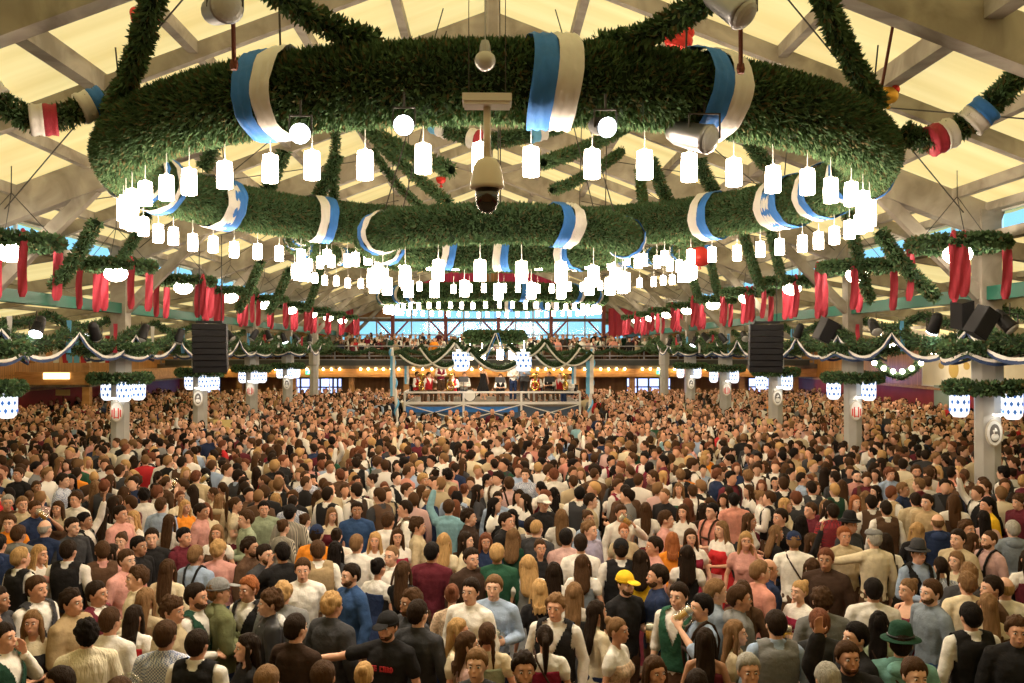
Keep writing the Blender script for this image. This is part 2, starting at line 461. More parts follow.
# back gallery
GY, GZ = 57.0, 3.15
b = MB(); b.box((0, (GY + Y1) / 2, GZ - .1), (2 * XW, Y1 - GY, .2)); b.obj('gallery_floor', M_timber_dk, **S)
b = MB(); b.box((0, GY + .1, 2.72), (2 * XW, .16, .56)); b.obj('gallery_fascia_trim', M_orange_b, **S)
b = MB(); b.box((0, GY - .02, 3.12), (2 * XW, .12, .26)); b.obj('gallery_beam', M_timber_dk, **S)
b = MB(); b.box((0, GY + 4.5, 1.3), (2 * XW, .16, 2.62)); b.obj('wall_gallery', M_orange, **S)
for x in [-19, -15.5, -12.2, -8.6, -5.2, 5.4, 8.9, 12.4, 15.8, 19.2]:
    b = MB(); b.box((x, GY + .5, 1.4), (.34, .3, 2.9)); b.obj('gallery_post_beam', M_orange_b, **S)
M_pane = mat('door_pane', (.25, .32, .7), .3, emit=(.45, .55, 1), es=2.0)
for di, (x, wd) in enumerate([(-19.8 + 1.1, 1.8), (-12.0 + .1, 2.6), (-10.4, 1.2), (10.6, 3.0), (18.4, 2.2)]):
    r = empty('door_%d' % (di + 1), (x, GY + 4.36, 0), kind='structure')
    MB().box((0, 0, 1.15), (wd, .1, 2.3)).obj('door_leaf', M_timber_dk, r)
    p = MB(); nn = 4
    for i in range(nn):
        for z in (1.35, 1.95): p.box((-wd / 2 + wd * (i + .5) / nn, -.06, z), (wd / nn - .14, .03, .5))
    p.obj('pane', M_pane, r)

def railing(x0, x1, y, z, nm='gallery_railing', lab='', ry=0):
    r = empty(nm, ((x0 + x1) / 2, y, z), label=lab, cat='railing'); L = x1 - x0
    n = max(2, round(L / 2.1))
    for i in range(n + 1): MB().box((-L / 2 + L * i / n, 0, .6), (.07, .07, 1.2)).obj('post', M_steel, r)
    for q, zz in enumerate((.12, .36, .6, 1.2)): MB().box((0, -.03, zz), (L, .05, .09 if q < 3 else .07)).obj('rail', mat('grey_rail', (.26, .25, .24), .6), r)
    return r
railing(-XW + .2, XW - .2, GY, GZ, lab='grey metal railing along the front of the back gallery')
# ------------------------------------------------------------------ fir rings with bands and lanterns
RX, RY = .15, 15.4
R1, T1, Z1 = 5.8, .44, 6.87
R2, T2, Z2 = 2.10, .29, 5.9
def circ(R_, n, cx=0, cy=0, z=0): return [(cx + R_ * math.sin(2 * PI * i / n), cy - R_ * math.cos(2 * PI * i / n), z) for i in range(n)]
def theta_of(px, Rr, back=False):
    best = None
    for i in range(1440):
        th = -PI + 2 * PI * i / 1440
        y = RY - Rr * math.cos(th); x = RX + Rr * math.sin(th)
        if (y > RY + Rr * .35) != back: continue
        e = abs(VX + x / y * F - px)
        if best is None or e < best[0]: best = (e, th)
    return best[1]
def band_mesh(Rr, T, wd, flip=False):
    """a wrinkled two-coloured cloth wound round the tube, centred at angle 0 (nearest point)"""
    b = MB(); ns, nt = 8, 28
    for half in (0, 1):
        vs = []; fs = []
        for i in range(ns + 1):
            u = -wd + wd * (half + i / ns) + (wd * 0)
            u = (-wd + wd * half) + wd * i / ns
            th = u / Rr
            for k in range(nt):
                a = 2 * PI * k / nt
                rr = T * 1.13 + .012 * math.sin(i * 1.9 + k * .7) + .010 * math.sin(k * 2.1 + half * 2)
                u2 = th + .03 * math.sin(a * 2 + .5) / Rr
                c = Rr + rr * math.cos(a)
                vs.append((c * math.sin(u2), -c * math.cos(u2), rr * math.sin(a)))
        for i in range(ns):
            for k in range(nt): fs.append((i * nt + k, i * nt + (k + 1) % nt, (i + 1) * nt + (k + 1) % nt, (i + 1) * nt + k))
        b.add(vs, fs, half)
    return b
def lantern():
    r = empty('pendant_lantern')
    L = MB(); L.lathe([(.0, -.30), (.078, -.30), (.086, -.294), (.089, -.15), (.081, -.004), (.076, 0), (0, 0)], seg=20)
    L.obj('lamp_shade', M_lamp, r, smooth=True)
    c = MB(); c.tube([(0, 0, 0), (0, 0, .30)], .006, 5); c.lathe([(.0, .0), (.03, .0), (.022, .03), (0, .035)], seg=10); c.obj('cord', M_cord, r)
    return r
m_ring1 = garland_mesh('ring_garland', circ(R1, 96), T1, True, 1900, .085, .012, 14)
m_ring2 = garland_mesh('inner_garland', circ(R2, 60), T2, True, 2000, .07, .011, 12)
m_ring1f = garland_mesh('ring_garland_far', circ(R1, 64), T1, True, 500, .11, .028, 12)
b1 = band_mesh(R1, T1, .235); b2 = band_mesh(R2, T2, .17)
m_ring1m = garland_mesh('ring_garland_middle', circ(R1, 64), .26, True, 600, .10, .025, 12); mb1m = band_mesh(R1, .26, .2).mesh('band', [M_blue, M_white], True)
mb1 = b1.mesh('band', [M_blue, M_white], True); mb2 = b2.mesh('band', [M_blue, M_white], True)
th1 = [theta_of(p, R1 + .35) for p in (137, 259, 556, 727, 846)] + [theta_of(p, R1 - .35, True) for p in (236, 328, 702, 785)] + [math.radians(a) for a in (-82, 80, -112, 108)]
th2 = [math.radians(a) for a in (-62, 26, 78, 140, 178, -150, -110)]
LAN = None
LL = ['front', 'second', 'third']
Z1_ = Z1
for si, (cy, near) in enumerate(((RY, True), (RY + 11.9, False), (50.0, False))):
    Z1 = Z1_ + (0, .28, .05)[si]
    wh = ['nearest', 'second', 'farthest'][si]
    root = empty('fir_ring', (RX, cy, Z1), label='%s wide fir garland ring under the roof with blue and white cloth bands' % (['huge nearest', 'middle', 'farthest'][si]), cat='garland ring')
    link('fir_garland', (m_ring1, m_ring1m, m_ring1f)[si], root)
    for t in (th1 if near else [th + .35 * si for th in th1]): link('cloth_band', mb1m if si == 1 else mb1, root, (0, 0, 0), t)
    for a in range(0, 360, 45):
        rb = MB(); x, y = (R1) * math.sin(math.radians(a + 20)), -(R1) * math.cos(math.radians(a + 20))
        rb.tube([(x, y, T1 * .8), (x * 1.02, y * 1.02, zr(x + RX) - Z1)], .012, 5)
        rb.obj('steel_cable', M_cable, root)
    if si == 0:
        inner = empty('small_fir_ring', (RX, cy, Z2), label='%s small fir garland ring with blue and white bands hanging inside the %s wide ring' % (['nearest', 'middle', 'farthest'][si], ['nearest', 'middle', 'farthest'][si]), cat='garland ring')
        link('fir_garland', m_ring2, inner)
        for t in (th2 if near else [th + .5 * si for th in th2]): link('cloth_band', mb2, inner, (0, 0, 0), t)
        for a in range(0, 360, 60):
            rb = MB(); x, y = R2 * math.sin(math.radians(a)), -R2 * math.cos(math.radians(a)); rb.tube([(x, y, T2 * .8), (x * .5, y * .5, 9.6 - Z2)], .010, 5)
            rb.obj('steel_cable', M_cable, inner)
    # lanterns
    for (Rr, n, z, lab) in ((R1, 60, 6.20 + (0, .25, .2)[si], 'wide'), (R2, 21, 5.35, 'small'))[:2 if si == 0 else 1]:
        for i in range(n):
            a = 2 * PI * (i + .5) / n + R.uniform(-.012, .012)
            x, y = RX + Rr * math.sin(a), cy - Rr * math.cos(a)
            side = 'near edge' if math.cos(a) > .5 else 'far edge' if math.cos(a) < -.5 else ('left side' if math.sin(a) < 0 else 'right side')
            lb = 'white lantern under the %s of the %s %s fir ring' % (side, ['nearest', 'middle', 'farthest'][si], lab)
            gp = 'lanterns under the %s of the %s %s ring' % (side, ['nearest', 'middle', 'farthest'][si], lab)
            loc = (x, y, z + R.uniform(-.03, .03))
            if LAN is None:
                LAN = lantern(); LAN.location = loc; tag(LAN, lb, 'lantern', gp)
            else: dup(LAN, loc, 0, label=lb, cat='lantern', group=gp)

# ------------------------------------------------------------------ thin garlands strung between roof and rings
def strip(pts, r, lab, grp=None, dens=1200, nm='fir_garland', bands=()):
    o = link(nm, garland_mesh(nm, pts, r, False, dens, .08, .015, 8), None, label=lab, cat='garland', group=grp)
    for (t, cols) in bands:
        i = int(t * (len(pts) - 1)); a, c = Vector(pts[i]), Vector(pts[i + 1]); d = (c - a).normalized(); q = a.lerp(c, t * (len(pts) - 1) - i)
        bb = MB()
        for h in (0, 1): bb.tube([q + d * (.17 * (h - 1) + .17 * j / 4) for j in range(5)], [r * 1.55 + .01 * math.sin(j * 2) for j in range(5)], 14, h)
        bb.obj('cloth_band', cols, o, smooth=True)
    return o
WR = [M_white, M_red]; BW = [M_blue, M_white]; WB = [M_white, M_blue]; SW = [M_sky, M_white]
up = lambda a, b, k: Vector(b) + (Vector(b) - Vector(a)) * k
def seg_px(p0, d0, p1, d1, r, lab, sag=.12, **kw):
    a, b = P(*p0, d0), P(*p1, d1)
    return strip(bez(a, b, sag, 16), r, lab, **kw)
seg_px((112, 112), 12.9, (160, -20), 9.5, .10, 'fir garland climbing from the left side of the nearest ring to the roof', .25)
seg_px((375, 42), 10.0, (255, -25), 8.6, .10, 'fir garland rising to the upper left from behind the near edge of the widest ring', .1)
seg_px((598, 43), 10.0, (715, -10), 8.6, .10, 'fir garland rising to the upper right from the near edge of the widest ring', .12)
seg_px((884, 100), 12.6, (818, -30), 9.6, .10, 'fir garland climbing from the right side of the nearest ring to the roof', .15)
strip([P(-30, 70, 12.2), P(-5, 97, 12.3), P(15, 112, 12.4), P(35, 122, 12.5), P(55, 122, 12.6), P(75, 116, 12.7), P(92, 108, 12.8), P(108, 102, 12.9)], .14,
      'fir garland sagging left of the nearest ring with red and white bands', bands=((.12, SW), (.52, WR), (.88, WB)))
strip([P(1060, 30, 12.4), P(1022, 78, 12.5), P(1003, 96, 12.5), P(985, 113, 12.6), P(965, 126, 12.7), P(945, 135, 12.7), P(925, 137, 12.8), P(905, 129, 12.9)], .14,
      'fir garland sagging right of the nearest ring with red and white bands', bands=((.42, BW), (.70, WR)))
gl_ = 'thin fir garlands fanning out below the roof behind the nearest ring'
fan = [((346, 113), 17.5, (452, 170), 15.0, .09), ((404, 106), 19.0, (486, 141), 18.2, .13), ((486, 141), 18.2, (596, 109), 19.0, .13), ((350, 112), 21.0, (448, 202), 18.0, .08),
       ((372, 150), 21.0, (420, 206), 20.0, .06), ((336, 120), 20.5, (334, 205), 20.5, .07), ((338, 155), 20.5, (311, 208), 20.5, .12), ((285, 152), 19.0, (261, 200), 19.5, .11), ((220, 130), 17.0, (204, 170), 17.0, .1),
       ((640, 116), 20.0, (543, 162), 16.5, .09), ((622, 150), 22.0, (552, 190), 19.0, .08), ((640, 168), 24.0, (646, 214), 21.0, .08), ((652, 158), 20.5, (674, 208), 20.5, .11), ((700, 158), 19.5, (724, 203), 19.8, .12), ((742, 120), 17.5, (772, 165), 17.5, .12)]
wl = ['at the far left', 'crossing in the middle', 'dipping behind the camera dome', 'hanging straight down', 'on the right']
for i, (p0, d0, p1, d1, r) in enumerate(fan):
    seg_px(p0, d0, p1, d1, r, 'thin fir garland stretched below the roof behind the nearest ring', .1, grp=gl_, bands=((.45, SW), (.9, WR)) if i in (1, 2) else ())
# lower slanting ones between ring sides and the columns
low = [((100, 223), 17, (58, 288), 17.8, .10, 'left'), ((884, 231), 17, (941, 296), 17.8, .11, 'right'), ((850, 205), 20, (874, 300), 22, .10, 'right'), ((745, 230), 23, (764, 290), 27, .09, 'right'), ((772, 225), 22, (786, 282), 25, .08, 'right'),
       ((690, 262), 30, (700, 298), 33, .10, 'right'), ((712, 262), 30, (722, 300), 33, .1, 'right'), ((262, 262), 27, (240, 310), 29, .1, 'left'), ((290, 270), 30, (270, 312), 33, .1, 'left'), ((322, 265), 33, (308, 310), 35, .1, 'left'), ((150, 215), 21, (118, 268), 22.5, .09, 'left')]
for i, (p0, d0, p1, d1, r, sd) in enumerate(low):
    seg_px(p0, d0, p1, d1, r, 'fir garland slanting down to the chandeliers over the %s columns' % sd, .1, grp='slanting garlands over the %s columns' % sd)

# ------------------------------------------------------------------ chandeliers with red ribbons
CR = .80
m_ch = garland_mesh('chandelier_garland', circ(CR, 28), .10, True, 620, .08, .03, 8)
def ribbon_mesh(n, seed):
    rr = random.Random(seed); b = MB()
    for i in range(n):
        x0 = (i - (n - 1) / 2) * .17 + rr.uniform(-.02, .02); L = rr.uniform(1.15, 1.5); wd = rr.uniform(.15, .21); ph = rr.uniform(0, 6); dy = rr.uniform(-.03, .03)
        N = 12; vs = []; fs = []
        for j in range(N + 1):
            t = j / N; z = .13 - L * t; ww = wd * (.5 + .5 * min(1, t * 4)) * (1 if t < .93 else .55)
            for k_ in range(5):
                u = (k_ / 4 - .5) * ww
                vs.append((x0 + u + .03 * math.sin(t * 3 + ph) * t, dy + .03 * math.sin(t * 7 + ph + k_ * 1.6), z))
        for j in range(N):
            for k_ in range(4): fs.append((j * 5 + k_, j * 5 + k_ + 1, (j + 1) * 5 + k_ + 1, (j + 1) * 5 + k_))
        b.add(vs, fs)
        b.tube([(x0 - .0, dy, .13), (x0, dy - .12, .0), (x0, dy, -.14), (x0, dy + .12, 0)], wd * .25, 6, closed=True)
    me = b.mesh('ribbon', [M_red], True); return me
rms = [ribbon_mesh(n, n * 3 + 1) for n in (1, 1, 2)]
gb = MB(); gb.ell((0, 0, -.19), (.26, .26, .19), 18, 12); m_globe = gb.mesh('globe', M_globe, True)
pb = MB(); pb.lathe([(0, .02), (.17, .02), (.19, -.02), (0, -.02)], (0, 0, .08), 16)
for a in range(4): pb.beam((0, 0, .08), (CR * math.cos(a * PI / 2 + .4), CR * math.sin(a * PI / 2 + .4), .04), .03, .03)
m_plate = pb.mesh('plate', M_blk)
cb = MB()
for a in range(3): cb.tube([(CR * math.cos(a * 2.09), CR * math.sin(a * 2.09), 0), (0, 0, .9)], .008, 4)
cb.tube([(0, 0, .9), (0, 0, 2.2)], .01, 4); m_cb = cb.mesh('cables', M_cable)
wn = ['first', 'second', 'third', 'fourth', 'fifth', 'sixth', 'seventh', 'eighth', 'ninth']
for s in (-1, 1):
    for i in range(9):
        y = 17.1 + 4.75 * i
        r = empty('ribbon_chandelier', (s * 8.8, y, 6.06), R.uniform(0, .5), label='fir garland chandelier with hanging red ribbons, %s along the %s columns' % (wn[i], 'left' if s < 0 else 'right'), cat='chandelier', group='red ribbon chandeliers over the columns')
        link('garland_ring', m_ch, r); link('globe_lamp', m_globe, r); link('lamp_mount', m_plate, r); link('suspension_cable', m_cb, r)
        for a in range(4):
            an = a * 2 * PI / 4 + .75 + .15 * s + i * .13
            link('ribbon', rms[(a + i) % 3], r, ((CR + .02) * math.cos(an), (CR + .02) * math.sin(an), 0), -r.rotation_euler[2] + (.3 * math.sin(an * 3)))

# ------------------------------------------------------------------ columns, their wreaths, chequered lanterns, crests
m_cw1 = garland_mesh('column_wreath', circ(.70, 28), .115, True, 620, .075, .03, 8)
m_cw2 = garland_mesh('crown_wreath', circ(.74, 28), .155, True, 560, .08, .03, 8)
M_chk = mat('chequer_white', (.9, .9, .9), .4, emit=(.9, .96, 1), es=1.15)
M_chb = mat('chequer_blue', (.08, .25, .7), .4, emit=(.06, .2, .6), es=.35)
d = MB(); d.lathe([(0, -.56), (.11, -.55), (.17, -.48), (.185, -.36), (.185, 0), (0, 0)], seg=20, mi=0)
for row in range(3):
    for c_ in range(10):
        a = 2 * PI * (c_ + .5 * (row % 2)) / 10; z = -.09 - row * .155; rr = .189
        vs = [(rr * math.cos(a), rr * math.sin(a), z + .06), (rr * math.cos(a + .2), rr * math.sin(a + .2), z), (rr * math.cos(a), rr * math.sin(a), z - .06), (rr * math.cos(a - .2), rr * math.sin(a - .2), z)]
        d.add(vs, [(0, 3, 2, 1)], 1)
m_chq = d.mesh('chequered_shade', [M_chk, M_chb])
def ribbon_swag(pts, w_, mats=(M_white, M_blue)):
    b = MB()
    for h, mm in enumerate(mats):
        vs = []; fs = []
        for i, p in enumerate(pts):
            z = p[2] - h * w_ * .7; 
            for q in range(3): vs.append((p[0], p[1] - .02 - .02 * h + .02 * math.sin(i * 2 + q), z - w_ * .6 * q / 2))
        for i in range(len(pts) - 1):
            for q in range(2): fs.append((i * 3 + q, i * 3 + q + 1, (i + 1) * 3 + q + 1, (i + 1) * 3 + q))
        b.add(vs, fs, h)
    return b
def crest(kind):
    b = MB()
    def oval(rx, rz, y, mi, z0=0, n=28, a0=0, a1=2 * PI):
        vs = [(rx * math.cos(2 * PI * k / n), y, z0 + rz * math.sin(2 * PI * k / n)) for k in range(n)] + [(rx * math.cos(2 * PI * k / n), y + .03, z0 + rz * math.sin(2 * PI * k / n)) for k in range(n)]
        b.add(vs, [tuple(range(n))] + [(k, k + n, (k + 1) % n + n, (k + 1) % n) for k in range(n)], mi)
    oval(.17, .27, 0, 0); oval(.145, .24, -.012, 1)
    if kind == 'shield':
        for x in (-.11, -.055, .055, .11):
            h = .20 * math.sqrt(max(0, 1 - (x / .145) ** 2)); b.box((x, -.02, -.04), (.028, .01, h * 1.5), mi=2)
        b.ell((0, -.02, .03), (.03, .012, .035), 10, 8, mi=1); b.box((0, -.02, -.07), (.05, .012, .14), mi=1); b.box((0, -.022, -.15), (.09, .01, .02), mi=2)
    else:
        oval(.10, .18, -.02, 3); b.ell((0, -.025, .05), (.045, .015, .055), 12, 8, mi=1); b.ell((.0, -.022, -.075), (.08, .012, .075), 12, 8, mi=1); b.ell((.012, -.035, .012), (.026, .012, .03), 10, 8, mi=3)
        b.ell((-.03, -.03, .085), (.03, .012, .02), 10, 8, mi=3)
    return b
M_plaque = mat('crest_white', (.85, .84, .80), .5); M_crred = mat('crest_red', (.7, .08, .06), .5); M_crgrey = mat('crest_grey', (.16, .15, .14), .6)
M_gold = mat('crest_rim', (.6, .55, .45), .5)
cpos = []
for s in (-1, 1):
    for i, y in enumerate(FR):
        if y < 5 or y > 56: continue
        cpos.append((s * KN, y))
        if y < 15: 
            b = MB(); b.box((s * KN, y, 2.0), (.5, .5, 4.0)); b.obj('column', M_col, **S); continue
        ci = i - 2
        sd = 'left' if s < 0 else 'right'; od = ['zeroth', 'nearest', 'second', 'third', 'fourth', 'fifth', 'sixth'][ci]
        b = MB(); b.lathe([(.25, 0), (.27, .02), (.25, .1), (.25, 3.2), (.30, 3.3), (.30, 4.0)], (s * KN, y, 0), 8); b.obj('column', M_col, smooth=False, **S)
        if y > 46: continue
        o = link('column_wreath', m_cw1, None, (s * KN, y, 3.33), label='fir wreath around the %s column of the %s row above its chequered lanterns' % (od, sd), cat='wreath')
        br = MB()
        for a in range(4): br.beam((.2 * math.cos(a * PI / 2), .2 * math.sin(a * PI / 2), 0), (.68 * math.cos(a * PI / 2), .68 * math.sin(a * PI / 2), 0), .03, .03)
        br.obj('bracket', M_cable, o)
        o = link('crown_wreath', m_cw2, None, (s * KN, y, 4.08), label='thick fir wreath crowning the %s column of the %s row with white ribbon' % (od, sd), cat='wreath')
        pts = []
        for k2 in range(49):
            a = 2 * PI * k2 / 48; pts.append((.86 * math.cos(a), .86 * math.sin(a), -.02 - .17 * abs(math.sin(a * 2.5))))
        ribbon_swag(pts, .10).obj('ribbon_swag', [M_white, mat('dark_blue_cloth', (.03, .06, .16), .6)], o, smooth=True)
        for an in (2.6, -1.0, .8):
            link('chequered_lantern', m_chq, None, (s * KN + .50 * math.cos(an), y + .50 * math.sin(an), 3.27), label='blue-diamond lantern under the wreath of the %s %s column' % (od, sd), cat='lantern', group='chequered lanterns on the %s %s column' % (od, sd))
        o = empty('column_crest', (s * KN - s * .02, y - .29, 2.44), -.0, label='oval %s on the %s column of the %s row' % ('red and white crest' if ci % 2 == 0 else 'white portrait plaque', od, sd), cat='plaque')
        crest('shield' if ci % 2 == 0 else 'portrait').obj('plaque', [M_gold, M_plaque, M_crred, M_crgrey], o)
        q = MB(); q.box((0, -.14, .36), (.12, .05, .04)); q.beam((0, .05, .36), (0, -.12, .36), .02, .02); q.obj('picture_lamp', M_plaque if False else mat('small_lamp', (1, 1, 1), .4, emit=(1, .95, .85), es=6), o)
        l = bpy.data.lights.new('crest_light', 'SPOT'); l.energy = 14; l.spot_size = 1.5; l.spot_blend = .8; l.shadow_soft_size = .05; l.color = (1, .93, .82)
        lo = bpy.data.objects.new('crest_light', l); COL.objects.link(lo); lo.location = (s * KN, y - .50, 2.88); lo.rotation_euler = (.55, 0, 0)
# swags between columns
for s in (-1, 1):
    sd = 'left' if s < 0 else 'right'
    for i in range(2, len(FR) - 2):
        ya, yb = FR[i], FR[i + 1]
        if ya < 8: continue
        n_ = wn[i - 2]
        for q, (z0, sag, off, r) in enumerate(((4.55, .35, -.25, .13), (4.9, .25, .3, .09), (4.25, .2, .15, .11))):
            nsg = 2
            for h in range(nsg):
                a = (s * (KN + off), ya + (yb - ya) * h / nsg, z0); c = (s * (KN + off), ya + (yb - ya) * (h + 1) / nsg, z0)
                o = strip(bez(a, c, sag, 12), r, '%s fir swag between the %s columns, %s bay, %s half' % (('ribboned middle', 'upper', 'lower')[q], sd, n_, ('nearer', 'farther')[h]), 'garland swags along the %s columns' % sd, 300)
                if q == 0 and (i < 5 or i % 2):
                    pp = bez((a[0] - s * .16, a[1], a[2] - .05), (c[0] - s * .16, c[1], c[2] - .05), sag + .22, 16)
                    bb = MB()
                    for hh in (0, 1):
                        vs = []; fs = []
                        for j, p in enumerate(pp):
                            for u in range(3): vs.append((p[0] - s * .015 * math.sin(j * 1.7 + u), p[1], p[2] - hh * .06 - u * .035))
                        for j in range(len(pp) - 1):
                            for u in range(2): fs.append((j * 3 + u, j * 3 + u + 1, (j + 1) * 3 + u + 1, (j + 1) * 3 + u))
                        bb.add(vs, fs, hh)
                    bb.obj('ribbon_swag', [M_white, MATS['dark_blue_cloth']], o, smooth=True)
    # small stage spotlights along the beam
def spot_fixture(loc, rot, lab, lit=False, size=1.0, grp=None, can=M_blk):
    r = empty('stage_spotlight', loc, label=lab, cat='spotlight', group=grp)
    h = MB(); h.lathe([(0, .34), (.07, .33), (.10, .26), (.115, .0), (.125, -.04), (.11, -.045), (0, -.03)], seg=16); o = h.obj('lamp_housing', can, r, smooth=True); o.rotation_euler = rot; o.scale = (size,) * 3
    l = MB(); l.ell((0, 0, -.05), (.115, .115, .05), 16, 8); o2 = l.obj('lens', M_spot if lit else mat('dull_lens', (.5, .5, .48), .2), o)
    y = MB()
    for sx in (-1, 1): y.box((sx * .125 * size, 0, .10 * size), (.014, .03, .20 * size))
    y.box((0, 0, .20 * size), (.26 * size, .03, .014)); y.tube([(0, 0, .20 * size), (0, 0, .38 * size)], .012, 6); y.obj('yoke', M_cable, r)
    return r
for s in (-1, 1):
    sd = 'left' if s < 0 else 'right'
    for i in range(12):
        y = 16.5 + i * 2.9
        spot_fixture((s * (KN - .45), y, 4.45 + R.uniform(-.1, .15)), (R.uniform(.3, 1.0), 0, R.uniform(0, 6.28)), 'small black spotlight on the green beam above the %s columns' % sd, i % 4 == 1, 1.15, 'spotlights along the %s beam' % sd)
    for i in range(14):
        y = 16 + i * 2.6
        rr = MB(); x0 = s * (KN - .3)
        vs = []; L = R.uniform(.5, .8); wd = .1
        for j in range(7): vs += [(-wd / 2, .03 * math.sin(j), -L * j / 6), (wd / 2, .03 * math.sin(j + 1), -L * j / 6)]
        rr.add(vs, [(2 * j, 2 * j + 1, 2 * j + 3, 2 * j + 2) for j in range(6)])
        rr.obj('hanging_streamer', [M_red, M_white, M_sky][i % 3], None, smooth=True, loc=(x0, y, 4.75), label='short %s streamer among the garlands over the %s columns' % (['red', 'white', 'light blue'][i % 3], sd), cat='streamer', group='%s streamers over the %s columns' % (['red', 'white', 'light blue'][i % 3], sd))

# ------------------------------------------------------------------ things by the nearest ring
def housing_to(loc, tgt): return (Vector(tgt) - Vector(loc)).to_track_quat('-Z', 'Y').to_euler()
for (px, py, Y, lit, lab) in ((301, 134, 8.9, True, 'lit round spotlight with dark housing under the left of the nearest ring'), (404, 125, 9.0, True, 'lit round spotlight left of the camera dome under the ring'), (606, 126, 8.9, True, 'lit round spotlight right of the camera dome under the ring')):
    p = P(px, py, Y); spot_fixture(p, housing_to(p, (p.x * .2 + (4 if p.x > 0 else -.6), 0, 3.4)), lab, lit, .85)
p = P(706, 137, 9.6); spot_fixture(p, housing_to(p, (6.5, 6, 4.4)), 'silver can spotlight under the ring right of the camera dome', False, 1.3, can=M_steel)
p = P(226, 8, 8.2); spot_fixture(p, housing_to(p, (1, 3, 6)), 'silver can spotlight on a rod above the ring at upper left', False, 1.25, can=M_steel)
p = P(742, 8, 8.2); spot_fixture(p, housing_to(p, (5, 6, 4)), 'silver can spotlight on a rod above the ring at upper right', False, 1.25, can=M_steel)
for (a, ya, c, yc, lab) in (((234, 20), 9.0, (235, 66), 9.2, 'rust red rod above the ring at upper left'), ((743, 18), 9.0, (743, 66), 9.2, 'rust red rod above the ring at upper right'), ((906, -20), 11.8, (883, 103), 12.6, 'long rust red rod reaching the right side of the nearest ring')):
    b = MB(); b.tube([P(*a, ya), P(*c, yc)], .022, 8); b.lathe([(.035, -.05), (.045, 0), (.035, .05)], P(*c, yc), 8); b.obj('suspension_rod', M_rust, None, label=lab, cat='rod')
b = MB(); b.tube([P(493, -90, 13.5), P(493, 62, 13.2)], .09, 8); b.obj('ridge_post', M_timber, None, label='grey timber post hanging from the roof ridge behind the ring', cat='post')
for (px, py, Y) in ((301, 134, 8.9), (404, 125, 9.0), (606, 126, 8.9), (226, 8, 8.2), (742, 8, 8.2)):
    p = P(px, py, Y); l = bpy.data.lights.new('stage_light', 'SPOT'); l.energy = SPOTE; l.spot_size = 2.5; l.spot_blend = .9; l.shadow_soft_size = .12; l.color = (1, .86, .70)
    lo = bpy.data.objects.new('stage_light', l); COL.objects.link(lo); t_ = Vector((p.x * 1.7, 8.5, 1.5)); d_ = (t_ - p).normalized(); lo.location = p + d_ * .3; lo.rotation_euler = d_.to_track_quat('-Z', 'Y').to_euler()
# clear bulb hanging in front of the ring
p = P(485, 58, 8.6); r = empty('hanging_bulb', p, label='large clear glass bulb hanging in front of the nearest ring', cat='bulb')
b = MB(); b.ell((0, 0, -.02), (.10, .10, .095), 18, 12); b.obj('glass_bulb', mat('bulb_glass', (.55, .53, .48), .08, spec=.9), r, smooth=True)
b = MB(); b.lathe([(0, .18), (.035, .17), (.05, .12), (.055, .06), (.03, .05)], seg=14); b.tube([(0, 0, .16), (0, 0, 2.2)], .008, 5); b.obj('socket', M_steel, r)
# camera dome
p = P(487, 105, 6.0); r = empty('surveillance_camera', (p.x, p.y, p.z), label='white ceiling camera with dark glass dome on a pole in front of the rings', cat='camera')
M_cam = mat('camera_housing', (.80, .74, .62), .35)
b = MB(); b.box((0, 0, .0), (.30, .16, .02)); b.box((0, 0, .035), (.32, .18, .05)); b.obj('mounting_plate', M_wpaint, r)
b = MB(); b.tube([(0, 0, 0), (0, 0, -.36)], .024, 14); b.obj('pole', M_cam, r, smooth=True)
b = MB(); b.lathe([(0, -.34), (.03, -.34), (.065, -.36), (.09, -.40), (.104, -.47), (.112, -.52), (.112, -.54), (.10, -.545), (0, -.545)], seg=28); b.obj('housing', M_cam, r, smooth=True)
b = MB(); b.lathe([(0, -.545), (.078, -.545), (.076, -.60), (.072, -.64), (.055, -.68), (.03, -.70), (0, -.705)], seg=28); b.obj('glass_dome', mat('dark_dome', (.012, .012, .014), .06, spec=1), r, smooth=True)
for sx in (-.12, .12):
    b = MB(); b.tube([(sx, .0, .06), (sx, .0, 3.2)], .003, 5); b.obj('hanger', M_cable, r)

# little foil balloons stuck under the roof (plain puffy shapes)
def balloon(p, r, m, lab, M2=None):
    b = MB(); b.ell((0, 0, 0), (r, r * .5, r * .8), 14, 10)
    b.ell((r * .7, 0, r * .55), (r * .42, r * .3, r * .42), 10, 8, mi=1); b.ell((-r * .7, .02, r * .35), (r * .4, r * .3, r * .4), 10, 8); b.lathe([(0.01, 0), (.04, -.06), (.0, -.09)], (0, 0, -r * .78), 8)
    b.obj('foil_balloon', [m, M2 or m], None, smooth=True, loc=p, label=lab, cat='balloon')
M_foil_r = mat('red_foil', (.75, .06, .05), .25, .4); M_foil_y = mat('yellow_foil', (.85, .45, .06), .25, .3); M_foil_w = mat('white_foil', (.7, .6, .58), .25, .3)
balloon(P(680, 38, 12.5), .20, M_foil_r, 'red foil balloon caught under the roof beside the right rod', M_foil_r)
balloon(P(147, 19, 12.5), .20, M_foil_r, 'red foil balloon caught under the roof at upper left', M_foil_w)
balloon(P(893, 92, 14.0), .17, M_foil_y, 'orange foil balloon caught behind the right side of the ring', M_foil_r)
balloon(P(701, 256, 24), .33, M_foil_r, 'red and blue foil balloon below the far right garland', M_blue)
balloon(P(441, 180, 19), .10, M_foil_r, 'small red foil balloon left of the camera dome', M_foil_r)

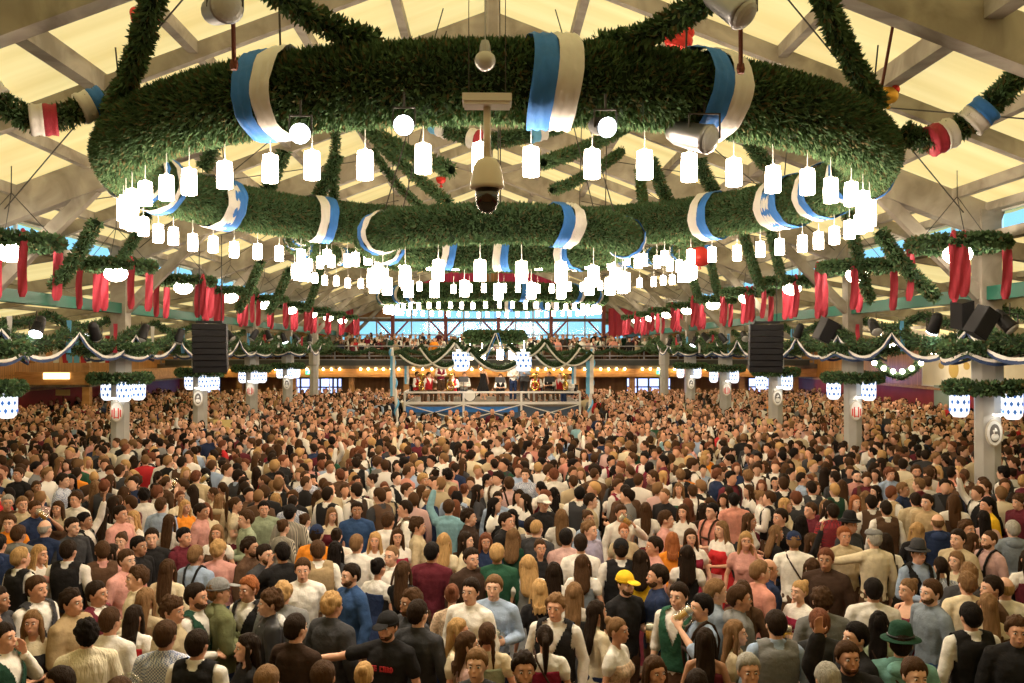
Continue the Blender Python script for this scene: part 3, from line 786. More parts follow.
# line array loudspeakers
def line_array(loc, rz, lab):
    r = empty('line_array', loc, rz, label=lab, cat='loudspeaker')
    z = .62; a = -.02; y = 0
    for i in range(8):
        M = Euler((a, 0, 0)).to_matrix(); b = MB(); b.box((0, 0, 0), (.92, .42, .155), M); cab = b.obj('speaker_cabinet', M_blk, r, loc=(0, y, z)); b = MB(); b.box(M @ Vector((0, -.215, 0)), (.88, .01, .135), M); b.obj('grille', M_grille, cab); z -= .165; a += .035; y += .02 * i * .5
    b = MB(); b.box((0, 0, .76), (.7, .5, .06)); b.tube([(-.3, 0, .76), (-.3, 0, 3.2)], .012, 5); b.tube([(.3, 0, .76), (.3, 0, 3.2)], .012, 5); b.obj('flying_frame', M_blk, r)
line_array((-7.85, 26, 4.10), .15, 'black line array loudspeaker hanging by the left row of columns')
line_array((7.85, 26, 4.10), -.15, 'black line array loudspeaker hanging by the right row of columns')
def speaker_box(p, rot, lab):
    r = empty('hanging_speaker', p, label=lab, cat='loudspeaker'); r.rotation_euler = rot
    b = MB(); b.box((0, 0, 0), (.32, .3, .55)); b.obj('cabinet', M_blk, r); b = MB(); b.box((0, -.155, 0), (.29, .012, .5)); b.obj('grille', M_grille, r)
speaker_box(P(988, 322, 16.6), (.2, .5, .3), 'black speaker tilted under the green beam at the right edge')
speaker_box(P(968, 314, 18.2), (.2, -.2, .3), 'small dark speaker under the green beam left of the tilted one')
speaker_box(P(828, 330, 22), (.2, .4, .3), 'black speaker half hidden in garlands above the second right column')

# back gallery dressing: dark garland drape with white scallops, string of warm bulbs, exit signs
for i in range(19):
    x0 = -XW + .4 + i * 2.12; 
    o = strip(bez((x0, GY - .25, GZ + 1.05), (x0 + 2.12, GY - .25, GZ + 1.05), .28, 8), .13, 'dark fir garland swag on the railing of the back gallery', 'garland swags on the gallery railing', 120)
b = MB(); b.box((0, GY - .12, 3.32), (2 * XW - 1, .05, .34)); b.obj('gallery_skirt_drape', mat('dark_drape', (.05, .055, .05), .8), None, label='dark cloth skirt along the foot of the gallery railing', cat='drape')
for i, (xa, xb) in enumerate(((-19, -15.9), (-15.2, -12.5), (-12, -9), (-8.2, -5.4), (-5.0, -1.6), (-1.4, 2.0), (2.2, 5.2), (5.6, 8.6), (9.2, 12.2), (12.7, 15.5), (16, 19))):
    r = empty('light_string', (0, GY - .15, 2.93), label='string of warm bulbs on the gallery fascia, %s from the left' % (wn + ['tenth', 'eleventh'])[i], cat='light string', group='bulb strings under the back gallery')
    c = MB(); c.tube([(xa, 0, .05), (xb, 0, .05)], .012, 5); c.obj('wire', M_cable, r)
    nb = 6
    for q in range(nb):
        b = MB(); b.ell((xa + (xb - xa) * (q + .5) / nb, 0, 0), (.065, .065, .075), 10, 7); b.obj('bulb', M_bulb, r)
for i, (x, nm_) in enumerate(((-11.0, 'left'), (10.6, 'right'))):
    r = empty('exit_sign', (x, GY - .3, 2.55 + .2), label='green lit exit sign under the back gallery on the %s' % nm_, cat='sign')
    b = MB(); b.box((0, 0, 0), (.6, .08, .26)); b.obj('sign_box', mat('exit_green', (.02, .5, .2), .4, emit=(.12, .9, .45), es=1.6), r)
    f = MB(); f.ell((-.10, -.045, .075), (.022, .005, .022), 8, 6); f.beam((-.10, -.05, .05), (-.12, -.05, -.03), .006, .035); f.beam((-.12, -.05, -.03), (-.17, -.05, -.09), .006, .02); f.beam((-.12, -.05, -.03), (-.07, -.05, -.09), .006, .02); f.beam((-.11, -.05, .04), (-.05, -.05, .01), .006, .018)
    f.box((.1, -.045, 0), (.14, .005, .035)); f.beam((.17, -.045, 0), (.12, -.045, .06), .005, .03); f.beam((.17, -.045, 0), (.12, -.045, -.06), .005, .03); f.obj('pictogram', mat('sign_white', (.9, .95, .9), .4, emit=(1, 1, 1), es=2), r)
for x in (-17.5, -13.8, -10.4, -6.9, -3, 0.5, 4, 7.2, 10.7, 14.1, 17.5):  # unseen fill lights and glowing panels, added to warm the wall below the gallery
    l = bpy.data.lights.new('gallery_fill', 'AREA'); l.energy = 150; l.size = 1.2; l.color = (1, .66, .32)
    lo = bpy.data.objects.new('gallery_fill', l); COL.objects.link(lo); lo.location = (x, GY + 2.0, 2.98)
    b = MB(); b.box((x, GY + 2.0, 3.02), (1.1, .5, .04)); b.obj('fill_panel', M_bulb if False else mat('fill_panel_glow', (1, .9, .7), .5, emit=(1, .7, .35), es=3), None, label='added warm fill panel under the back gallery', cat='lamp', group='added warm fill panels under the back gallery')
# magenta and red drapes below the gable
def drape(x0, x1, y, z0, z1, m, lab, n=40):
    b = MB(); vs = []; fs = []
    for i in range(n + 1):
        x = x0 + (x1 - x0) * i / n; t = i / n; zz = z0 + .35 * math.sin(t * PI) 
        for j in range(5): vs.append((x, y + .09 * math.sin(i * 1.5), zz + (z1 - zz) * j / 4))
    for i in range(n):
        for j in range(4): fs.append((i * 5 + j, i * 5 + j + 1, (i + 1) * 5 + j + 1, (i + 1) * 5 + j))
    b.add(vs, fs); b.obj('wall_drape', m, None, smooth=True, label=lab, cat='drape')
drape(-6.0, -.3, 61, 8.1, 9.6, M_mag, 'magenta cloth drape high under the far roof, left half'); drape(.5, 5.8, 61, 8.1, 9.6, M_mag, 'magenta cloth drape high under the far roof, right half')
drape(8.2, 12.6, 63.5, 4.9, 7.0, M_red, 'red cloth drape right of the far windows'); drape(-12.2, -9.4, 63.5, 4.9, 7.0, M_red, 'red cloth drape left of the far windows')

# right wall painting, garland with bulbs, door; left side gallery box with streamers
for i, (ya, yb) in enumerate(((37.0, 42.8), (29.5, 36.0))):
    r = empty('wall_painting', (XW - .03, (ya + yb) / 2, 3.35), label='large cream painted panel with gold motif on the right wall, %s' % ['partly behind the swags', 'at the picture edge'][i], cat='painting')
    MB().box((0, 0, 0), (.05, yb - ya, 1.75)).obj('canvas', mat('painted_panel', (.85, .78, .60), .6, var=.06, vscale=1.5), r)
    f = MB()
    for z in (-.9, .9): f.box((-.02, 0, z), (.08, yb - ya + .1, .06))
    for y in (-(yb - ya) / 2, (yb - ya) / 2): f.box((-.02, y, 0), (.08, .06, 1.8))
    f.obj('frame', M_wpaint, r)
    m_ = MB(); m_.ell((-.035, 0, -.1), (.01, .45, .4), 14, 10)
    for a in range(7):
        an = PI * a / 6; m_.ell((-.035, 1.1 * math.cos(an), .05 + .5 * math.sin(an)), (.01, .28, .16), 10, 8)
    m_.obj('gold_motif', mat('gold_paint', (.62, .42, .10), .6), r)
o = strip([P(872, 345, 41), P(880, 362, 41), P(893, 374, 41), P(905, 377, 41), P(918, 370, 41), P(930, 352, 41), P(934, 338, 41)], .2, 'drooping fir garland with small bulbs on the right wall', dens=200)
for t in range(6):
    p = P(878 + t * 9.5, 360 + 12 * math.sin(PI * (t + .5) / 6), 40.8); b = MB(); b.ell(p, (.11, .11, .11), 10, 8); b.obj('bulb', M_globe, o)
b = MB(); b.box((XW - .08, 40.8, 1.35), (.12, 1.5, 2.3)); b.obj('door_6', mat('door_green', (.28, .36, .30), .5), **S)
for y in (31, 39, 48):
    pass
l = bpy.data.lights.new('blue_spot', 'POINT'); l.energy = 70; l.color = (.12, .25, 1); l.shadow_soft_size = .3
lo = bpy.data.objects.new('blue_spot', l); COL.objects.link(lo); lo.location = (19.0, 49, 2.8)
for (px, py, lab) in ((885, 352, 'left'), (897, 347, 'middle'), (941, 352, 'right')):
    p = P(px, py, 38); b = MB(); b.lathe([(0, .12), (.2, .1), (.3, 0), (.2, -.08), (0, -.1)], seg=16); b.tube([(0, 0, .1), (0, 0, 1.0)], .01, 4)
    b.obj('dish_lamp', M_globe, None, smooth=True, loc=p, label='round white dish lamp over the right aisle, %s of three' % lab, cat='lamp')
# left box
b = MB(); b.box((-18.9, 40.1, 2.86), (3.1, .2, .58)); b.box((-17.3, 48, 2.86), (.2, 16, .58)); b.obj('side_box_fascia_trim', M_orange_b, **S)
b = MB(); b.box((-18.9, 48.5, 2.55), (3.4, 17, .1)); b.obj('side_box_floor', M_timber_dk, **S)
b = MB(); b.box((-17.4, 40.2, 3.9), (.3, .3, 2.4)); b.box((-17.4, 40.2, 1.3), (.3, .3, 2.6)); b.obj('side_box_post_beam', M_orange_b, **S)
b = MB(); b.box((0, 0, 0), (1.1, .08, .28)); b.obj('lit_sign', mat('sign_glow', (1, .85, .5), .4, emit=(1, .75, .35), es=2.2), None, loc=(-18.6, 39.95, 2.98), label='glowing blank sign board on the wooden fascia at left', cat='sign')
for i, (px, c) in enumerate(((29, M_white), (33, M_red), (38, M_orange_b), (48, M_white), (61, M_white), (70, M_red), (74, M_sky), (81, M_sky), (88, M_red), (93, M_white), (106, M_white), (112, M_red))):
    p = P(px, 336, 39.5); nmn = {M_white: 'white', M_red: 'red', M_orange_b: 'orange', M_sky: 'light blue'}[c]
    b = MB(); vs = []
    for j in range(9): vs += [(-.12, .04 * math.sin(j), -1.15 * j / 8), (.12, .04 * math.sin(j + 1.2), -1.15 * j / 8)]
    b.add(vs, [(2 * j, 2 * j + 1, 2 * j + 3, 2 * j + 2) for j in range(8)]); b.obj('banner', c, None, smooth=True, loc=p, label='long %s cloth banner hanging over the wooden fascia at left' % nmn, cat='banner', group='%s banners over the left fascia' % nmn)
b = MB(); b.box((-18.4, 39.6, 4.72), (3.6, .08, .12)); b.obj('light_bar', mat('cool_tube', (1, 1, 1), .4, emit=(.8, .9, 1), es=5), None, label='bright white light bar above the banners at left', cat='lamp')

# table number boards standing above the crowd
for (px, py, Y, lab) in ((225, 423, 31, 'by the left line array'), (68, 392, 41, 'under the left fascia'), (768, 423, 31, 'left of the second right column')):
    p = P(px, py, Y); r = empty('table_sign', (p.x, p.y, 0), label='pale yellow table sign board on a pole %s' % lab, cat='sign')
    MB().box((0, 0, p.z), (.62, .04, .26)).obj('board', mat('pale_yellow', (.72, .58, .25), .6), r)
    MB().tube([(0, .03, 0), (0, .03, p.z)], .02, 8).obj('pole', M_cable, r)

# ------------------------------------------------------------------ bandstand
SX, SY, SD = 0.05, 41.0, 6.0
DECK = CZ - (403 - VY) / F * SY
sx0, sx1 = (405 - VX) / F * SY, (580 - VX) / F * SY
r = empty('bandstand', ((sx0 + sx1) / 2, SY, 0), label='raised band platform with white railing and blue skirt in the middle of the hall', cat='stage'); hw = (sx1 - sx0) / 2
MB().box((0, SD / 2, DECK - .08), (2 * hw, SD, .16)).obj('deck', M_timber_dk, r)
MB().box((-hw * .35, .03, DECK / 2 + .6), (hw * 1.28, .04, DECK - .25 - 1.2)).obj('skirt_cloth', M_blue, r)
MB().box((0, .1, DECK / 2), (2 * hw, .04, DECK - .16)).obj('skirt_panel', mat('slate_blue', (.09, .13, .20), .6), r)
f = MB()
for x in (-hw, -hw * .33, hw * .33, hw): f.box((x, 0, (DECK + .5) / 2), (.09, .09, DECK + .5))
f.box((0, 0, DECK), (2 * hw, .08, .11)); f.box((0, 0, DECK + .48), (2 * hw, .07, .08)); f.box((0, 0, .9), (2 * hw, .08, .1))
for i in range(3):
    xa = -hw + i * hw * 2 / 3; xb = xa + hw * 2 / 3; f.beam((xa, -.01, .95), (xb, -.01, DECK - .06), .04, .09, up=(0, 1, 0)); f.beam((xb, -.02, .95), (xa, -.02, DECK - .06), .04, .09, up=(0, 1, 0))
f.obj('railing', M_wpaint, r)
for sx in (-1, 1): MB().box((sx * hw, SD / 2, DECK + .48), (.07, SD, .08)).box((sx * hw, SD / 2, DECK / 2), (.05, SD, DECK)).obj('side_panel', M_wpaint, r)
# canopy above the bandstand: posts wound with cloth, fir swags with white ribbon, small ring
cz = CZ + .25
for (x, lean, lab) in ((sx0 - .2, -.35, 'left'), (sx1 + .35, .2, 'right')):
    q = empty('maypole', (x, SY - .3, 0), label='white pole wound with blue ribbon at the %s corner of the bandstand' % lab, cat='pole')
    MB().tube([(0, 0, 0), (lean, 0, 4.2)], .07, 10).obj('pole', M_wpaint, q)
    bb = MB(); pts = [(lean * t + .10 * math.cos(t * 30), .10 * math.sin(t * 30), 4.2 * t) for t in [j / 60 for j in range(12, 60)]]; bb.tube(pts, .05, 6); bb.obj('ribbon', M_sky, q, smooth=True)
for (px, py0, py1, w_, lab) in ((393, 356, 396, .22, 'left outer'), (407, 366, 384, .2, 'left inner'), (574, 362, 384, .2, 'right inner'), (590, 352, 394, .34, 'right outer')):
    a, c = P(px, py0, SY - .5), P(px, py1, SY - .5); b = MB(); vs = []
    for h in (0, 1):
        for j in range(10): vs.append((-w_ / 2 + w_ / 2 * h, .05 * math.sin(j + h), -(a.z - c.z) * j / 9)); vs.append((w_ / 2 * h, .05 * math.sin(j + 1 + h), -(a.z - c.z) * j / 9))
    for h in (0, 1): b.add(vs[h * 20:h * 20 + 20], [(2 * j, 2 * j + 1, 2 * j + 3, 2 * j + 2) for j in range(9)], h)
    b.obj('cloth_streamer', SW, None, smooth=True, loc=a, label='blue and white cloth streamer at the bandstand, %s' % lab, cat='streamer')
sw = [((400, 352), (455, 340), 16), ((455, 340), (492, 344), 12), ((508, 344), (545, 340), 12), ((545, 340), (592, 352), 16), ((420, 345), (470, 345), 20), ((530, 345), (580, 345), 20), ((470, 350), (530, 350), 18)]
for i, (a, c, sg) in enumerate(sw):
    A, C = P(*a, SY - 1 + .3 * (i % 2)), P(*c, SY - 1 + .3 * (i % 2)); pts = bez(A, C, sg / F * SY, 14)
    o = strip(pts, .16, 'fir garland swag with white ribbon over the bandstand', 'garland swags over the bandstand', 160)
    b = MB(); b.tube([p + Vector((0, -.14, -.12)) for p in pts], .042, 6); b.obj('white_ribbon', M_white, o, smooth=True)
o = link('canopy_wreath', garland_mesh('canopy_wreath', circ(1.15, 28), .24, True, 220, .12, .05, 8), None, P(495, 337, SY - .2), label='round fir wreath hanging high over the middle of the bandstand', cat='wreath')
MB().tube([(0, 0, 0), (0, 0, 3)], .015, 5).tube([(-1.15, 0, 0), (0, 0, 1.5)], .012, 5).tube([(1.15, 0, 0), (0, 0, 1.5)], .012, 5).obj('cable', M_cable, o)
b = MB()
for (x0, x1_, z1) in ((0, -.5, -1.0), (.03, .35, -.9)): b.beam((x0, -1.45, .15), (x1_, -1.45, z1), .04, .13, up=(0, 1, 0), mi=0); b.beam((x0 + .1, -1.46, .15), (x1_ + .1, -1.46, z1), .04, .08, up=(0, 1, 0), mi=1)
b.obj('ribbon', WB, o)
for i, px in enumerate((460, 470, 482, 500, 512, 524)):
    b = MB(); b.lathe([(0, -.42), (.13, -.42), (.15, -.2), (.14, 0), (0, .02)], seg=14); b.tube([(0, 0, 0), (0, 0, .5)], .01, 4); b.obj('stage_lantern', M_lamp, None, loc=P(px, 350, SY - .4), label='white lantern hanging over the bandstand', cat='lantern', group='lanterns over the bandstand')
for px in (461, 523):
    link('chequered_lantern', m_chq, None, P(px, 352, SY - .9), label='chequered lantern hanging over the bandstand, %s' % ('left' if px < 490 else 'right'), cat='lantern').scale = (2.0, 2.0, 1.5)
# ------------------------------------------------------------------ people: prototype bodies, hair, clothes
def arrays(o):
    dg = bpy.context.evaluated_depsgraph_get(); me = o.evaluated_get(dg).to_mesh()
    b = MB(); b.v = [tuple(v.co) for v in me.vertices]; b.f = [tuple(p.vertices) for p in me.polygons]; b.m = [p.material_index for p in me.polygons]
    o.evaluated_get(dg).to_mesh_clear(); return b
def remesh(b, vox=.011, smooth=4, ratio=None):
    me = bpy.data.meshes.new('tmp'); me.from_pydata(b.v, [], b.f); o = bpy.data.objects.new('tmp', me); COL.objects.link(o)
    m = o.modifiers.new('r', 'REMESH'); m.mode = 'VOXEL'; m.voxel_size = vox; m.adaptivity = 0
    if smooth: q = o.modifiers.new('s', 'SMOOTH'); q.iterations = smooth; q.factor = .5
    if ratio: q = o.modifiers.new('d', 'DECIMATE'); q.ratio = ratio
    out = arrays(o); bpy.data.objects.remove(o); bpy.data.meshes.remove(me); return out
def decim(b, ratio):
    me = bpy.data.meshes.new('tmp'); me.from_pydata(b.v, [], b.f); o = bpy.data.objects.new('tmp', me); COL.objects.link(o)
    q = o.modifiers.new('d', 'DECIMATE'); q.ratio = ratio; q.use_collapse_triangulate = True
    out = arrays(o); bpy.data.objects.remove(o); bpy.data.meshes.remove(me); return out
V3 = Vector
ARM = {  # elbow, wrist, hand direction, palm normal
 'd': ((.26, .02, 1.17), (.27, -.07, .93), (0, -.25, -1), (-1, 0, 0)),
 'h': ((.26, .03, 1.17), (.15, -.25, 1.19), (-.25, -1, .25), (-1, .2, 0)),
 'k': ((.30, -.18, 1.33), (.10, -.25, 1.50), (-.5, -.2, .6), (-1, .3, 0)),
 'u': ((.31, -.08, 1.63), (.27, -.16, 1.88), (0, -.1, 1), (0, -1, 0)),
 'o': ((.44, -.08, 1.37), (.69, -.18, 1.35), (1, -.3, 0), (0, 0, -1)),
 'f': ((.25, .0, 1.16), (.07, -.25, 1.15), (-.8, -.5, .1), (0, .5, -1)),
 'e': ((.30, -.10, 1.26), (.13, -.10, 1.49), (-.2, .1, 1), (-1, 0, 0)),
}
POSES = {'d': 'dd', 'h': 'hd', 'k': 'kd', 'u': 'ud', 'o': 'od', 'f': 'ff', 'e': 'ed'}
def arm_joints(c, sd, sex):
    sh = V3((.182 if sex == 'm' else .152, .01, 1.432 if sex == 'm' else 1.42)); e, wv, hd, pn = [V3(q) for q in ARM[c]]
    if sex == 'f': e.x -= .02; 
    out = [sh, e, wv, hd.normalized(), pn.normalized()]
    if sd < 0: out = [V3((-q.x, q.y, q.z)) for q in out]
    return out
def hand(b, w, d, n, curl):
    s = d.cross(n).normalized()
    M = Matrix((s, n, d)).transposed()
    b.ell(w + d * .045, (.038, .017, .052), 10, 8, M)
    for i, (off, L) in enumerate(((-.030, .068), (-.010, .080), (.010, .075), (.029, .060))):
        p = w + d * .085 + s * off; a = .0; q = p; pts = [q]
        for kk in range(3):
            a += curl * (.5 + .25 * kk) + .05 * i; dd = d * math.cos(a) + n * math.sin(a); q = q + dd * L * (.45, .32, .25)[kk]; pts.append(q)
        b.limb(pts, [.0095, .009, .0085, .0075], 8)
    t = w + d * .03 - s * .036; b.limb([t, t - s * .022 + d * .028 + n * .012, t - s * .018 + d * .052 + n * (.02 + .02 * curl)], [.013, .011, .009], 8)
TOR = {'m': [(.80, .155, .105, 0, 0), (.92, .168, .12, 0, .005), (1.02, .155, .115, 0, 0), (1.12, .148, .108, 0, 0), (1.25, .165, .118, 0, 0), (1.36, .178, .12, 0, .005), (1.43, .165, .105, 0, .012), (1.475, .11, .078, 0, .018), (1.505, .062, .062, 0, .02)],
       'f': [(.80, .168, .11, 0, .01), (.92, .178, .125, 0, .012), (1.02, .145, .108, 0, 0), (1.10, .122, .092, 0, 0), (1.22, .138, .105, 0, -.01), (1.30, .148, .118, 0, -.018), (1.40, .142, .095, 0, .005), (1.45, .10, .072, 0, .015), (1.49, .05, .052, 0, .02)]}
def torso(b, sex, off=0., z0=.80, z1=2., wide=0.):
    rings = []; T_ = TOR[sex]
    def at(z):
        for i in range(len(T_) - 1):
            if T_[i][0] <= z <= T_[i + 1][0]:
                t = (z - T_[i][0]) / (T_[i + 1][0] - T_[i][0]); return [T_[i][q] * (1 - t) + T_[i + 1][q] * t for q in range(5)]
        return list(T_[0] if z < T_[0][0] else T_[-1])
    zs = sorted({z0, min(z1, T_[-1][0])} | {t[0] for t in T_ if z0 < t[0] < z1})
    for z in zs:
        r = at(z); rings.append((z, r[1] + off + wide, r[2] + off, r[3], r[4]))
    b.loft(rings, 28)
    if z1 > 1.46:
        for sx in (-1, 1): b.limb([(0, .03, 1.515 if sex == 'm' else 1.50), (sx * .10, .022, 1.472 if sex == 'm' else 1.452), (sx * (.165 if sex == 'm' else .14), .012, 1.445 if sex == 'm' else 1.43)], [.045 + off * .6, .048 + off * .8, .052 + off * .8] if sex == 'm' else [.036 + off * .6, .040 + off * .8, .044 + off * .8], 12)
    if sex == 'f' and z0 < 1.2 < z1:
        for sx in (-1, 1): b.ell((sx * .065, -.088, 1.275), (.062 + off, .055 + off, .062 + off), 14, 10)
def head(b, sex):
    k = 1 if sex == 'm' else .95
    b.ell((0, .012, 1.67), (.077 * k, .097, .102), 20, 16)
    b.ell((0, -.032, 1.605), (.056 * k, .062, .068), 16, 12)
    b.ell((0, -.068, 1.562), (.026 * k, .022, .02), 10, 8)
    b.ell((0, -.075, 1.688), (.052, .014, .016), 12, 8)
    for sx in (-1, 1):
        b.ell((sx * .036, -.066, 1.628), (.022, .022, .024), 10, 8)
        b.ell((sx * .079 * k, .012, 1.645), (.010, .020, .031), 10, 8)
    b.limb([(0, -.083, 1.675), (0, -.104, 1.638)], [.007, .0115], 8)
    b.ell((0, -.092, 1.597), (.024, .012, .013), 10, 8)
    b.limb([(0, .025, 1.45), (0, .008, 1.58)], [.058 if sex == 'm' else .047, .054 if sex == 'm' else .044], 14)
def face_bits(sex):
    b = MB(); k = 1 if sex == 'm' else .95
    for sx in (-1, 1):
        b.ell((sx * .031 * k, -.079, 1.664), (.0135, .010, .0085), 10, 8, mi=1)
        b.ell((sx * .031 * k, -.0875, 1.664), (.0068, .004, .0072), 8, 6, mi=2)
        b.limb([(sx * .016, -.092, 1.682), (sx * .032, -.093, 1.687), (sx * .048, -.080, 1.682)], [.0025, .0035, .002], 6, mi=2)
    b.ell((0, -.101, 1.600), (.020, .006, .0035), 10, 6, mi=3); b.ell((0, -.100, 1.592), (.017, .007, .004), 10, 6, mi=3)
    b.ell((0, -.104, 1.596), (.017, .004, .0022), 10, 6, mi=2)
    return b
def legs(b, off=0., z0=0., foot=True, sit=False):
    for sx in (-1, 1):
        if sit:
            b.limb([(sx * .088, 0, .89), (sx * .12, -.42, .93), (sx * .12, -.40, .52)], [.088 + off, .062 + off, .042 + off * 1.5], 14)
            if foot: b.limb([(sx * .12, -.38, .49), (sx * .125, -.55, .48)], [.04, .035], 10)
            continue
        pts = [(sx * .088, 0, .90), (sx * .098, -.008, .50), (sx * .10, .02, .09)]; rad = [.088 + off, .056 + off * 1.3, .038 + off * 1.5]
        if z0 > .3: pts = pts[:2]; rad = rad[:2]
        b.limb(pts, rad, 14)
        if foot: b.limb([(sx * .10, .04, .045), (sx * .108, -.08, .038), (sx * .112, -.15, .032)], [.04, .04, .032], 10)
def body(sex, pose, sit=False):
    b = MB(); torso(b, sex, -.006)
    for sd, c in zip((1, -1), POSES[pose]):
        sh, e, w_, hd, pn = arm_joints(c, sd, sex); k = 1 if sex == 'm' else .84
        b.limb([sh, sh.lerp(e, .45), e, e.lerp(w_, .35), w_], [.052 * k, .045 * k, .037 * k, .038 * k, .025 * k], 12)
        hand(b, w_, hd, pn * (1), {'d': .45, 'h': .9, 'k': .8, 'u': .15, 'o': .3, 'f': .6, 'e': .3}[c])
    legs(b, sit=sit); head(b, sex)
    r = remesh(b, .0105, 3); r.m = [0] * len(r.f); r.ext(face_bits(sex)); return r
def top(sex, pose, off, sleeve):
    b = MB(); torso(b, sex, off, .90, 1.478)
    b.tube([(0, .022, 1.455), (0, .012, 1.535 if sex == 'm' else 1.49)], [.070 + off * .7 if sex == 'm' else .075, .060 + off * .6 if sex == 'm' else .062], 18)
    for sd, c in zip((1, -1), POSES[pose]):
        sh, e, w_, hd, pn = arm_joints(c, sd, sex); k = 1 if sex == 'm' else .84
        if sleeve == 'long': b.limb([sh, sh.lerp(e, .5), e, e.lerp(w_, .5), e.lerp(w_, .93)], [.058 * k + off, .050 * k + off, .045 * k + off, .042 * k + off, .033 * k + off], 14)
        elif sleeve == 'short': b.limb([sh, sh.lerp(e, .62)], [.058 * k + off, .054 * k + off], 14)
        elif sleeve == 'puff': b.limb([sh, sh.lerp(e, .30), sh.lerp(e, .5)], [.056 + off, .066 + off, .042 + off], 14)
        elif sleeve == 'rolled': b.limb([sh, sh.lerp(e, .5), e, e.lerp(w_, .2)], [.058 * k + off, .050 * k + off, .046 * k + off, .046 * k + off], 14)
    r = remesh(b, .014, 3)
    for i, v in enumerate(r.v):
        n_ = noise.noise(V3(v) * 10) * .008 + noise.noise(V3((v[0] * 20, v[1] * 20, v[2] * 9))) * .006; c = V3((0, .0, v[2])) ; d_ = (V3(v) - c); d_ = d_.normalized() * n_ if d_.length > 0 else d_
        r.v[i] = (v[0] + d_.x, v[1] + d_.y, v[2] + d_.z)
    return r
def vest(sex, off=.026, z1=1.47, z0=.97):
    b = MB(); torso(b, sex, off, z0, z1)
    for sx in (-1, 1): b.limb([(sx * .12, .03, 1.44), (sx * .115, -.0, 1.44)], [.062, .062], 12)
    b = remesh(b, .0125, 3)
    # open V neck at the front
    keep = []
    for f in b.f:
        c = sum((V3(b.v[i]) for i in f), V3()) / len(f)
        if c.y < -.03 and c.z > 1.22 and abs(c.x) < (c.z - 1.22) * .42: continue
        if (c - V3((0, .02, c.z))).length < .085 and c.z > 1.47: continue
        if sex == 'm' and abs(c.x) > .172 and c.z > 1.30: continue
        keep.append(f)
    b.f = keep; b.m = [0] * len(keep); return b
def bodice(off=.020):
    b = MB(); torso(b, 'f', off, .98, 1.36)
    for sx in (-1, 1): b.limb([(sx * .095, -.06, 1.36), (sx * .10, .0, 1.455), (sx * .09, .06, 1.36)], [.022, .02, .022], 8)
    return remesh(b, .011, 2)
def skirt(z0=.42, z1=1.03):
    b = MB(); N = 48; vs = []; fs = []; rows = 10
    for j in range(rows + 1):
        t = j / rows; z = z1 + (z0 - z1) * t; r0 = .145 + .19 * t ** .75
        for k_ in range(N):
            a = 2 * PI * k_ / N; rr = r0 * (1 + .06 * t * math.sin(a * 12) + .03 * t * math.sin(a * 5 + 1))
            vs.append((rr * math.cos(a), .85 * rr * math.sin(a), z))
    for j in range(rows):
        for k_ in range(N): fs.append((j * N + k_, (j + 1) * N + k_, (j + 1) * N + (k_ + 1) % N, j * N + (k_ + 1) % N))
    b.add(vs, fs); return b
def apron():
    b = MB(); vs = []; fs = []
    for j in range(9):
        t = j / 8; z = 1.02 - .55 * t; r0 = .158 + .19 * t ** .75
        for k_ in range(13):
            a = -PI / 2 + (k_ / 12 - .5) * 1.5; rr = r0 * (1 + .03 * math.sin(k_ * 2) * t) + .02
            vs.append((rr * math.cos(a), .85 * rr * math.sin(a), z))
    for j in range(8):
        for k_ in range(12): fs.append((j * 13 + k_, j * 13 + k_ + 1, (j + 1) * 13 + k_ + 1, (j + 1) * 13 + k_))
    b.add(vs, fs); return b
def trousers(short=False, sit=False):
    b = MB(); torso(b, 'm', .012, .80, 1.02); legs(b, .018, .5 if short else 0, False, sit); return remesh(b, .014, 3)
def suspenders():
    b = MB()
    for sx in (-1, 1):
        pts = [(sx * .09, -.118, 1.02), (sx * .085, -.145, 1.2), (sx * .09, -.150, 1.34), (sx * .092, -.10, 1.45), (sx * .092, -.045, 1.515), (sx * .09, .02, 1.545), (sx * .085, .09, 1.50), (sx * .06, .152, 1.36), (sx * .015, .152, 1.22), (-sx * .06, .142, 1.04)]
        b.tube(pts, .016, 6)
    b.tube([(-.09, -.152, 1.27), (.09, -.152, 1.27)], .018, 6); return b
def strap():
    b = MB(); b.tube([(.10, .02, 1.545), (.085, .10, 1.47), (.02, .155, 1.36), (-.09, .158, 1.18), (-.19, .06, 1.0), (-.15, -.12, 1.0), (0, -.165, 1.2), (.08, -.14, 1.40), (.098, -.06, 1.50), (.10, .02, 1.545)], .010, 6)
    b.box((-.20, .06, .93), (.06, .16, .14)); return b
